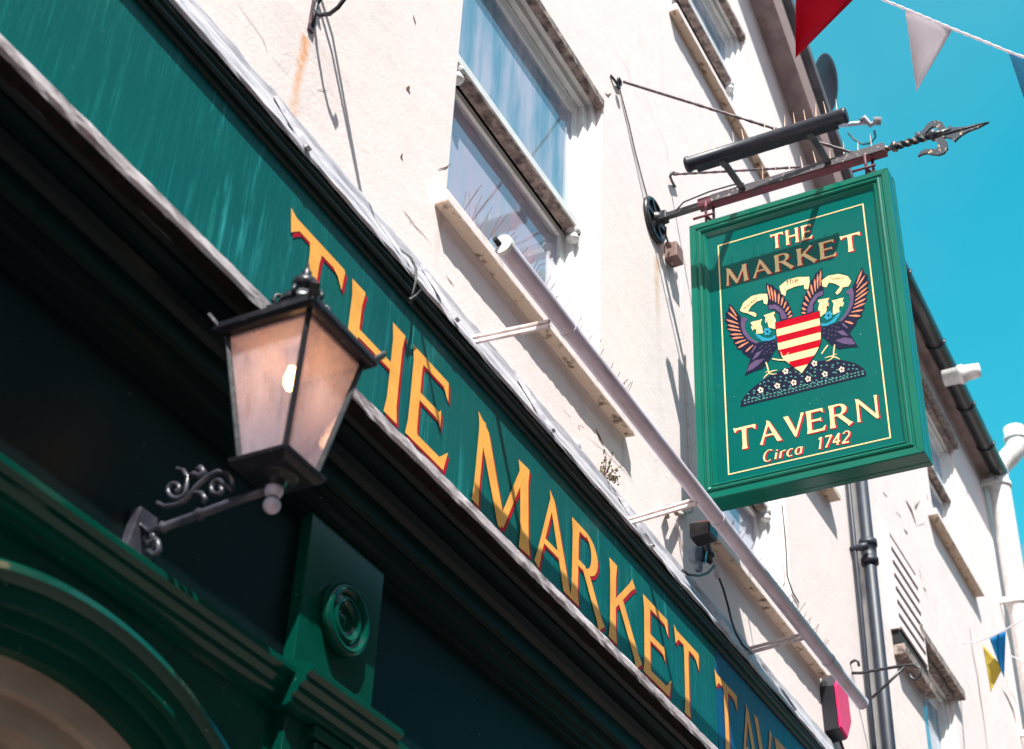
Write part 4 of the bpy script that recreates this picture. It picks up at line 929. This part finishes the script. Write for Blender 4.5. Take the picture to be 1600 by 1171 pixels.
# --------------------------------------------------- pipes
dp_ = thing('downpipe', 'dark blue black cast iron downpipe with collar between the two buildings', 'downpipe', (8.35, -.09, 5))
dx0 = pt(1370, 985, y=-.09).x
m = MB(); m.tube([(dx0,-.09,.1),(dx0,-.09,9.2)], .038, 20); m.build('pipe', BLACKPIPE, dp_)
zc = pt(1356, 858, y=-.09).z
m = MB(); m.lathe((dx0,-.09,zc-.10), (0,0,1), [(0,.039),(.001,.052),(.035,.054),(.04,.046),(.12,.048),(.125,.056),(.16,.056),(.162,.039)], 20)
m.build('collar', BLACKPIPE, dp_)
for sx_ in (-1,1):
    m = MB(); m.lathe((dx0+sx_*.085,-.09,zc-.02), (0,1,0), [(-.02,.001),(-.018,.022),(.02,.024),(.089,.014)], 12); m.build('fixing_lug', BLACKPIPE, dp_)
m = MB(); m.box(dx0+.060, dx0+.135, -.035, -.001, 3.0, 9.15); m.build('pipe_batten', WHITE, dp_, bevel=.004)
m = MB(); m.tube([(dx0-.085,-.03,3.0),(dx0-.082,-.03,6.0),(dx0-.088,-.03,9.0)], .014, 8); m.build('side_conduit', BLACKPIPE, dp_)
wp = thing('white_downpipe', 'fat white downpipe with a swan neck below the far gutter end', 'downpipe', (12.6, -.12, 8))
a1_, a2_ = pt(1566, 760, y=-.14), pt(1594, 1000, y=-.14); wx = (a1_.x+a2_.x)/2+.03
W_ = [(wx,-.14,3.0),(wx,-.14,a1_.z-.10),(wx,-.14,a1_.z+.02),(wx+.01,-.17,a1_.z+.12),(wx+.03,-.25,a1_.z+.20),(wx+.04,-.33,a1_.z+.28),(wx+.04,-.35,a1_.z+.36),(wx+.04,-.35,a1_.z+.52)]
m = MB(); m.tube(W_, .098, 18); m.build('pipe', WHITEPLASTIC, wp)
for k, zz in enumerate((a1_.z-.12, a1_.z-1.35, a1_.z-2.6)):
    m = MB(); m.lathe((wx,-.14,zz), (0,0,1), [(0,.099),(.001,.110),(.05,.110),(.051,.099)], 18); m.box(wx-.14, wx-.10, -.12, -.001, zz, zz+.05); m.build('pipe_collar', WHITEPLASTIC, wp)
m = MB(); m.lathe((wx+.04,-.35,a1_.z+.38), (0,0,1), [(0,.099),(.001,.108),(.035,.108),(.036,.099)], 18); m.build('pipe_collar', WHITEPLASTIC, wp)
# vent cap on the eaves
ev = pt(1474, 592, y=-.19); m = MB(); m.lathe(ev, (0,-1,0), [(0,.001),(.002,.068),(.13,.070),(.131,.080),(.17,.080),(.172,.070),(.25,.062),(.30,.056),(.302,.001)], 20)
tag(m.build('vent_cap', WHITEPLASTIC, None), 'short white cylindrical vent cap poking out past the black gutter', 'vent')
# --------------------------------------------------- satellite dish
ds = thing('satellite_dish', 'grey satellite dish with white mount against the blue sky behind the sign light', 'satellite dish', (9.0, -.4, 9.8))
DD = 12.2
def pd(x_, y_, dist):
    d_ = pt(x_, y_, y=CP.y+1) - CP
    return CP + d_.normalized()*dist
dc = pd(1287, 132, DD); axis = (Vector((-.55, -.62, .25))).normalized(); axis = (axis - .0*FW).normalized()
sdv = (RT*.90 + DN*.05 - FW*.62).normalized()
m = MB(); m.lathe(dc, sdv, [(-.030,.001),(-.028,.06),(-.018,.13),(0,.205),(.014,.228),(.017,.228),(.006,.200),(-.010,.12),(-.018,.05),(-.020,.001)], 36)
DISH = simple('grey_dish', (.075, .07, .10), .5, (.055, .05, .075), 12); m.build('reflector', DISH, ds)
bp = pd(1262, 190, DD+.05); m = MB(); m.bar(bp, dc - sdv*.03, .05, .06); m.bar(bp+Vector((0,0,.04)), bp+Vector((0,.25,-.02)), .05, .05); m.build('mount', simple('chalky_white_casting', (.75,.72,.74), .6, (.3,.28,.3), 30), ds, bevel=.01)
m = MB(); l0, l1 = pd(1278, 200, DD-.05), pd(1352, 192, DD-.35); m.tube([l0, l1], .016, 8); m.build('feed_arm', GREYPAINT, ds)
m = MB(); m.tube([pd(1344,190,DD-.35), pd(1350,184,DD-.35), pd(1360,196,DD-.35), pd(1371,188,DD-.36)], .020, 10); m.tube([pd(1371,183,DD-.36), pd(1370,196,DD-.36)], .030, 12); m.build('receiver', simple('grey_receiver', (.3,.28,.32), .5), ds)
m = MB(); m.tube([pd(1366,204,DD-.35), pd(1368,215,DD-.33), pd(1360,224,DD-.3), pd(1348,226,DD-.28), pd(1334,218,DD-.25), pd(1325,208,DD-.2)], .007, 6); m.build('cable', CABLE, ds)
m = MB(); m.tube([bp, bp+Vector((.02,.18,-.9))], .022, 8); m.build('mast', GREYPAINT, ds)

# --------------------------------------------------- bunting
def flag_mat(n_, c_):
    m_, t_, p_ = newmat(n_); p_.inputs['Base Color'].default_value = c_+(1,); p_.inputs['Roughness'].default_value = .6; p_.inputs['Specular IOR Level'].default_value = .2
    tr_ = t_.nodes.new('ShaderNodeBsdfTranslucent'); tr_.inputs[0].default_value = c_+(1,)
    mx_ = t_.nodes.new('ShaderNodeMixShader'); mx_.inputs[0].default_value = .35; lk(t_, p_.outputs[0], mx_.inputs[1]); lk(t_, tr_.outputs[0], mx_.inputs[2]); lk(t_, mx_.outputs[0], t_.nodes['Material Output'].inputs['Surface']); return m_
FRED, FWHT, FBLU, FYEL = flag_mat('red_flag_cloth', (.55,.004,.03)), flag_mat('white_flag_cloth', (.92,.86,.90)), flag_mat('blue_flag_cloth', (.01,.22,.50)), flag_mat('yellow_flag_cloth', (.80,.62,.12))
def pennant(par, a, b, c_, mat, label, bulge):
    mb = MB(); n_ = 10; rows = []
    nv = (b-a).cross(c_-a).normalized()
    for i in range(n_+1):
        t = i/n_; l_ = a.lerp(c_, t); r_ = b.lerp(c_, t); row = []
        for j in range(n_+1):
            u = j/n_; q_ = l_.lerp(r_, u) + nv*(bulge*math.sin(math.pi*u)*math.sin(math.pi*min(t*.9+.1,1))*(b-a).length + .012*math.sin(7*t+4*u)*(b-a).length*2)
            row.append(mb.bm.verts.new(q_))
        rows.append(row)
    for i in range(n_):
        for j in range(n_): mb.bm.faces.new((rows[i][j], rows[i+1][j], rows[i+1][j+1], rows[i][j+1])).smooth = True
    o = mb.build('pennant', mat, par); o['label'] = label
    md_ = o.modifiers.new('solid', 'SOLIDIFY'); md_.thickness = .0012
B1 = 5.6
bt = thing('bunting', 'white corded bunting with red, white and blue pennants against the sky', 'bunting', tuple(pd(1450, 20, B1)))
cp_ = [(1160,-150),(1240,-80),(1310,-38),(1380,0),(1414,14),(1452,30),(1490,46),(1535,64),(1578,82),(1640,104),(1720,130)]
m = MB(); P_ = [pd(x_, y_, B1) for x_, y_ in cp_]; PP = []
for a_, b_ in zip(P_, P_[1:]):
    for k in range(8): PP.append(a_.lerp(b_, k/8))
m.tube(PP, [.0052+.0012*math.sin(i*2.1) for i in range(len(PP))], 6); m.build('cord', FWHT, bt)
pennant(bt, pd(1414,15,B1), pd(1488,47,B1), pd(1432,143,B1+.02), FWHT, 'white pennant', .10)
pennant(bt, pd(1243,-75,B1), pd(1345,-12,B1), pd(1243,91,B1+.02), FRED, 'red pennant', .06)
pennant(bt, pd(1575,81,B1), pd(1640,105,B1), pd(1612,190,B1+.02), flag_mat('pale_blue_flag_cloth', (.12,.50,.72)), 'blue pennant', .08)
B2 = 11.2
bt2 = thing('bunting', 'distant bunting with one yellow and one blue pennant in front of the far wall', 'bunting', tuple(pd(1550, 1000, B2)))
m = MB(); m.tube([pd(1505,1006,B2+.9), pd(1530,1002,B2+.3), pd(1560,990,B2), pd(1600,968,B2-.2), pd(1680,925,B2-.5)], .006, 6); m.tube([pd(1572,1022,B2), pd(1600,1034,B2), pd(1660,1062,B2)], .004, 6); m.build('cord', FWHT, bt2)
pennant(bt2, pd(1535,1007,B2+.02), pd(1567,1043,B2+.02), pd(1548,1082,B2+.02), FYEL, 'yellow pennant', .05)
pennant(bt2, pd(1546,998,B2), pd(1572,986,B2), pd(1569,1060,B2), FBLU, 'blue pennant', .10)

# --------------------------------------------------- alarm box
q0 = pt(1300, 1098, y=-.05); AXx, AZz = q0.x, q0.z
al = thing('alarm_box', 'red fronted hexagonal alarm box with black sides on the wall below the strip light', 'alarm box', (AXx, -.04, AZz))
hexo = [(0,.155),(.13,.075),(.13,-.075),(0,-.155),(-.13,-.075),(-.13,.075)]
hexo = [(-.02,.17),(.14,.12),(.16,-.04),(.06,-.17),(-.06,-.15),(-.085,.08)]
m = MB(); A_ = [(AXx+x_+.05,-.003,AZz+z_) for x_, z_ in hexo]; B_ = [(AXx+x_*.96+.05,-.075,AZz+z_*.96) for x_, z_ in hexo]
m.poly(A_); m.poly(B_[::-1])
for i in range(6): m.poly([A_[i], A_[i-1], B_[i-1], B_[i]])
m.build('casing', simple('black_alarm_plastic', (.02,.02,.028), .35), al, bevel=.004)
m = MB(); C_ = [(x_, -.0785, z_) for x_, y_, z_ in B_]; D_ = [(AXx+.05+(x_-AXx-.05)*.93, -.088, AZz+(z_-AZz)*.93) for x_, y_, z_ in B_]
m.poly(D_); m.poly(C_[::-1])
for i in range(6): m.poly([D_[i], D_[i-1], C_[i-1], C_[i]])
m.build('cover', simple('magenta_red_plastic', (.75, .01, .16), .4, (.70,.012,.10), 5), al)
m = MB(); m.tube([pt(1283,1043,y=-.006), pt(1288,1070,y=-.006), pt(1296,1105,y=-.006), pt(1305,1135,y=-.006), pt(1318,1171,y=-.006), pt(1330,1215,y=-.006)], .006, 6); m.build('cable', CABLE, al)

# --------------------------------------------------- hanging basket brackets
def basket(name, label, base, pxs, r, mat, stay=None, extra=()):
    t_ = thing(name, label, 'bracket', tuple(base))
    f = lambda q_: pt(q_[0], q_[1], x=base.x)
    m = MB(); m.tube([f(q_) for q_ in pxs], r, 8); m.build('arm', mat, t_)
    if stay: m = MB(); m.tube([f(q_) for q_ in stay], r*.9, 8); m.build('stay', mat, t_)
    for e in extra: m = MB(); m.tube([f(q_) for q_ in e], r*.9, 8); m.build('scroll', mat, t_)
    return t_
b_ = pt(1331, 1052, y=-.004)
basket('basket_bracket', 'thin curled iron basket bracket crossing the black downpipe', b_, [(1331,1052),(1345,1052),(1366,1048),(1395,1043),(1415,1040),(1428,1039),(1438,1045),(1437,1056),(1430,1063),(1424,1060),(1421,1053)], .009, IRON,
       [(1362,1091),(1385,1070),(1414,1042)], [[(1326,1046),(1328,1037),(1335,1032),(1341,1034),(1342,1041)], [(1321,1023),(1322,1040),(1326,1048)]])
b_ = pt(486, 45, y=-.006)
kb = basket('basket_bracket', 'black iron basket bracket at the top edge leaving a rust stain below', b_, [(487,42),(490,10),(497,-25),(530,-60),(640,-95),(760,-130)], .008, IRON,
       [(487,42),(492,20),(496,2),(504,-20),(530,-45),(600,-80)], [[(490,16),(500,24),(515,22),(528,12),(540,-4),(545,-20)], [(489,8),(497,4),(503,-6)]])
m = MB(); m.box(b_.x-.012, b_.x+.012, -.010, -.001, b_.z-.01, b_.z+.24); m.build('wall_plate', STAY, kb)

# --------------------------------------------------- junction box, floodlight and cables below the sign
jb = thing('junction_box', 'small brown junction box hanging from cables below the sign bracket rosette', 'junction box', tuple(pt(1055,395,y=-.03)))
c_ = pt(1054, 396, y=-.04); m = MB(); m.box(c_.x-.035, c_.x+.05, -.065, -.003, c_.z-.045, c_.z+.045); m.tube([pt(1043,378,y=-.04), pt(1046,388,y=-.04)], .014, 10); m.build('box', BROWN, jb, bevel=.004)
m = MB(); m.tube([pt(1040,355,y=-.06), pt(1040,368,y=-.045), pt(1046,385,y=-.035)], .005, 6); m.build('cable', CABLE, jb)
m = MB(); m.tube([pt(1066,405,y=-.010), pt(1067,430,y=-.006), pt(1066,450,y=-.006), pt(1067,500,y=-.006), pt(1070,540,y=-.006), pt(1072,600,y=-.006), pt(1075,660,y=-.006), pt(1078,740,y=-.006), pt(1082,800,y=-.006)], .0042, 6); m.build('white_cable', PINKWHITE, jb)
m = MB(); m.tube([pt(1048,398,y=-.02), pt(1050,412,y=-.02), pt(1056,416,y=-.02), pt(1060,408,y=-.02)], .006, 6); m.build('cable_clip', PINKWHITE, jb)
fl_ = thing('floodlight', 'small black floodlight and blue grey socket cluster beside the strip light arm', 'floodlight', tuple(pt(1095,835,y=-.1)))
c_ = pt(1097, 833, y=-.13); m = MB(); m.hexa([(c_.x-.045,c_.y-.05,c_.z-.030),(c_.x+.045,c_.y-.05,c_.z-.030),(c_.x+.045,c_.y+.04,c_.z-.038),(c_.x-.045,c_.y+.04,c_.z-.038),(c_.x-.050,c_.y-.055,c_.z+.020),(c_.x+.050,c_.y-.055,c_.z+.020),(c_.x+.045,c_.y+.04,c_.z+.034),(c_.x-.045,c_.y+.04,c_.z+.034)])
m.build('lamp_head', simple('black_floodlight', (.015,.013,.018), .3), fl_, bevel=.006)
m = MB(); m.box(c_.x-.030, c_.x+.030, c_.y-.045, c_.y+.03, c_.z+.031, c_.z+.040); m.build('lens', simple('pink_red_lens', (.55,.10,.14), .3, (.7,.4,.4), 60), fl_)
m = MB(); a_, b_ = pt(1103, 850, y=-.10), pt(1108, 872, y=-.10); d_ = (b_-a_).normalized(); m.lathe(a_, d_, [(0,.010),(.001,.020),(.035,.020),(.036,.026),(.062,.026),(.064,.016),(.08,.013),(.09,.001)], 16); m.build('gland', simple('black_gland', (.02,.02,.025), .4), fl_)
m = MB(); m.tube([pt(1112,872,y=-.10), pt(1118,890,y=-.10), pt(1122,903,y=-.10)], [.006,.008,.012], 10); m.build('plug', GREYPAINT, fl_)
a_ = pt(1091, 868, y=-.07); m = MB(); m.lathe(a_, (-.1,-.6,-.2), [(-.03,.001),(-.028,.034),(.0,.040),(.012,.038),(.013,.001)], 22); m.lathe(a_+Vector((0,0,-.035)), (0,0,-1), [(0,.018),(.03,.017),(.04,.014),(.041,.001)], 14); m.build('socket_body', simple('blue_grey_plastic', (.13,.17,.22), .45), fl_)
m = MB(); m.lathe(a_+Vector((.020,-.022,-.004)), (.3,-.6,-.1), [(0,.001),(.001,.026),(.008,.026),(.009,.001)], 22); m.build('blue_cover', simple('cyan_plastic', (.02,.40,.60), .4), fl_)
m = MB(); m.tube([pt(1066,891,y=-.09), pt(1075,898,y=-.10), pt(1092,900,y=-.11), pt(1106,896,y=-.11), pt(1116,885,y=-.11)], .006, 8); m.build('looped_cable', CABLE, fl_)
m = MB(); m.tube([pt(1122,900,y=-.10), pt(1130,920,y=-.09), pt(1137,945,y=-.08), pt(1143,970,y=-.09), pt(1150,990,y=-.13), pt(1160,1008,y=-.155), pt(1175,1022,y=-.158)], .005, 8); m.build('black_cable', CABLE, fl_)
hk = thing('pipe_elbow', 'rusty curled pipe elbow on the wall above the second strip light arm', 'pipe', tuple(pt(1050,800,y=-.05)))
m = MB(); m.tube([pt(1043,808,y=-.006), pt(1039,797,y=-.03), pt(1044,790,y=-.05), pt(1052,795,y=-.05), pt(1057,803,y=-.03), pt(1066,804,y=-.006), pt(1080,799,y=-.02)], .010, 10); m.build('elbow', simple('rusty_white_pipe', (.55,.42,.36), .6, (.22,.10,.07), 40), hk)
m = MB(); m.tube([pt(1057,812,y=-.012), pt(1062,830,y=-.012), pt(1065,850,y=-.012), pt(1068,862,y=-.012)], .006, 8); m.build('tail_pipe', PINKWHITE, hk)
# cable loop over the fascia
lc = thing('cable_loop', 'dangling loop of black cable over the flashing above the first word', 'cable', tuple(pt(645,440,y=-.17)))
for off in (0, 4):
    m = MB(); m.tube([pt(575-off,330,y=-.005), pt(592,352-off,y=-.006), pt(620-off,385,y=-.03), pt(640+off*.5,402,y=-.10), pt(649+off*.5,420,y=-.165), pt(649+off*.4,440,y=-.172), pt(645+off*.2,458,y=-.170), pt(641,470,y=-.165)], .0026, 6); m.build('cable', CABLE, lc)
m = MB(); m.tube([pt(640,470,y=-.166), pt(650,462,y=-.172), pt(661,449,y=-.178)], [.006,.004,.001], 6); m.tube([pt(641,466,y=-.166), pt(642,474,y=-.166)], .007, 6); m.build('cable_tie', CABLE, lc)
# window security cable by second window
m = MB(); m.tube([pt(1222,790,y=-.006), pt(1226,830,y=-.006), pt(1229,870,y=-.006), pt(1230,900,y=-.006), pt(1238,925,y=-.006), pt(1248,942,y=-.006)], .004, 6)
tag(m.build('wall_cable', CABLE, None), 'thin black cable running down beside the window below the sign', 'cable')
# oval tag and tuft of weeds
m = MB(); c_ = pt(901, 697, y=-.006); m.lathe(c_, (0,-1,0), [(0,.001),(.0005,.026),(.006,.026),(.007,.001)], 20)
ot = m.build('wall_disc', GREYPAINT, None); tag(ot, 'small oval grey disc fixed to the wall just above the flashing', 'disc')
wd_ = thing('weed_tuft', 'small green and brown weed growing from the wall above the flashing', 'plant', tuple(pt(943,745,y=-.01)))
GRN = simple('weed_leaf', (.10,.14,.04), .7, (.20,.12,.06), 60); BRN = simple('weed_stem', (.22,.11,.08), .8)
m = MB(); ml = MB(); o_ = pt(942, 748, y=-.004)
for k in range(16):
    e_ = o_ + Vector((random.uniform(-.05,.06), random.uniform(-.05,-.01), random.uniform(.0,.095))); m.tube([o_, o_.lerp(e_, .5)+Vector((0,-.008,.006)), e_], [.0022,.0016,.0008], 4)
    for j in range(5):
        c_ = o_.lerp(e_, random.uniform(.5,1.05)) + Vector((random.uniform(-.008,.008), random.uniform(-.008,.008), random.uniform(-.008,.008))); a_ = Vector((random.uniform(-1,1), random.uniform(-1,1), random.uniform(-1,1))).normalized()*.008; b_ = a_.cross(Vector((.3,.8,.5))).normalized()*.004
        ml.poly([c_-a_, c_+b_, c_+a_, c_-b_])
m.build('stems', BRN, wd_); ml.build('leaves', GRN, wd_)
# fan of steel bird spikes along the window sills
def sill_spikes(label, x0, x1, n_):
    t_ = thing('sill_spikes', label, 'bird spikes', ((x0+x1)/2, -.02, 5.22), 'steel bird spikes on the window sills')
    m = MB(); m.box(x0, x1, -.034, -.020, 5.216, 5.219); m.build('spike_base', WIRE, t_)
    for i in range(n_):
        x_ = x0 + (x1-x0)*(i+.5)/n_
        for (dx_, dy_, dz_) in ((random.uniform(-.01,.03), -.055, .10), (random.uniform(-.02,.03), .01, .115), (random.uniform(.0,.04), -.075, .085)):
            if random.random() < .12: continue
            s_ = MB(); s_.tube([(x_,-.027,5.218), (x_+dx_*random.uniform(.6,1.6), -.027+dy_*random.uniform(.7,1.1), 5.218+dz_*random.uniform(1.05,1.45))],   .0015, 4); s_.build('spike', WIRE, t_)
sill_spikes('long row of fine wire bird spikes on the sill left of the hanging sign', 3.46, 4.84, 24)
sill_spikes('fine wire bird spikes on the sill below the hanging sign', 5.9, 7.3, 14)
# red roof glimpse beyond the white pipe
fr_ = thing('distant_red_roof', 'small red tiled roof corner at the right edge beyond the white downpipe', 'roof', (24, 1, 10))
c_ = pt(1602, 872, x=24); m = MB(); m.hexa([(24,c_.y-.9,c_.z-.35),(27,c_.y-.9,c_.z-.35),(27,c_.y+.05,c_.z-.35),(24,c_.y+.05,c_.z-.35),(24,c_.y-.9,c_.z+.05),(27,c_.y-.9,c_.z+.05),(27,c_.y,c_.z+.25),(24,c_.y,c_.z+.25)]); m.build('tiles', simple('red_roof_tile', (.45,.09,.07), .8, (.3,.06,.05), 6), fr_)
m = MB(); m.box(24.1, 27, c_.y-.85, c_.y-.02, 0, c_.z-.36); m.build('wall', WALL, fr_)
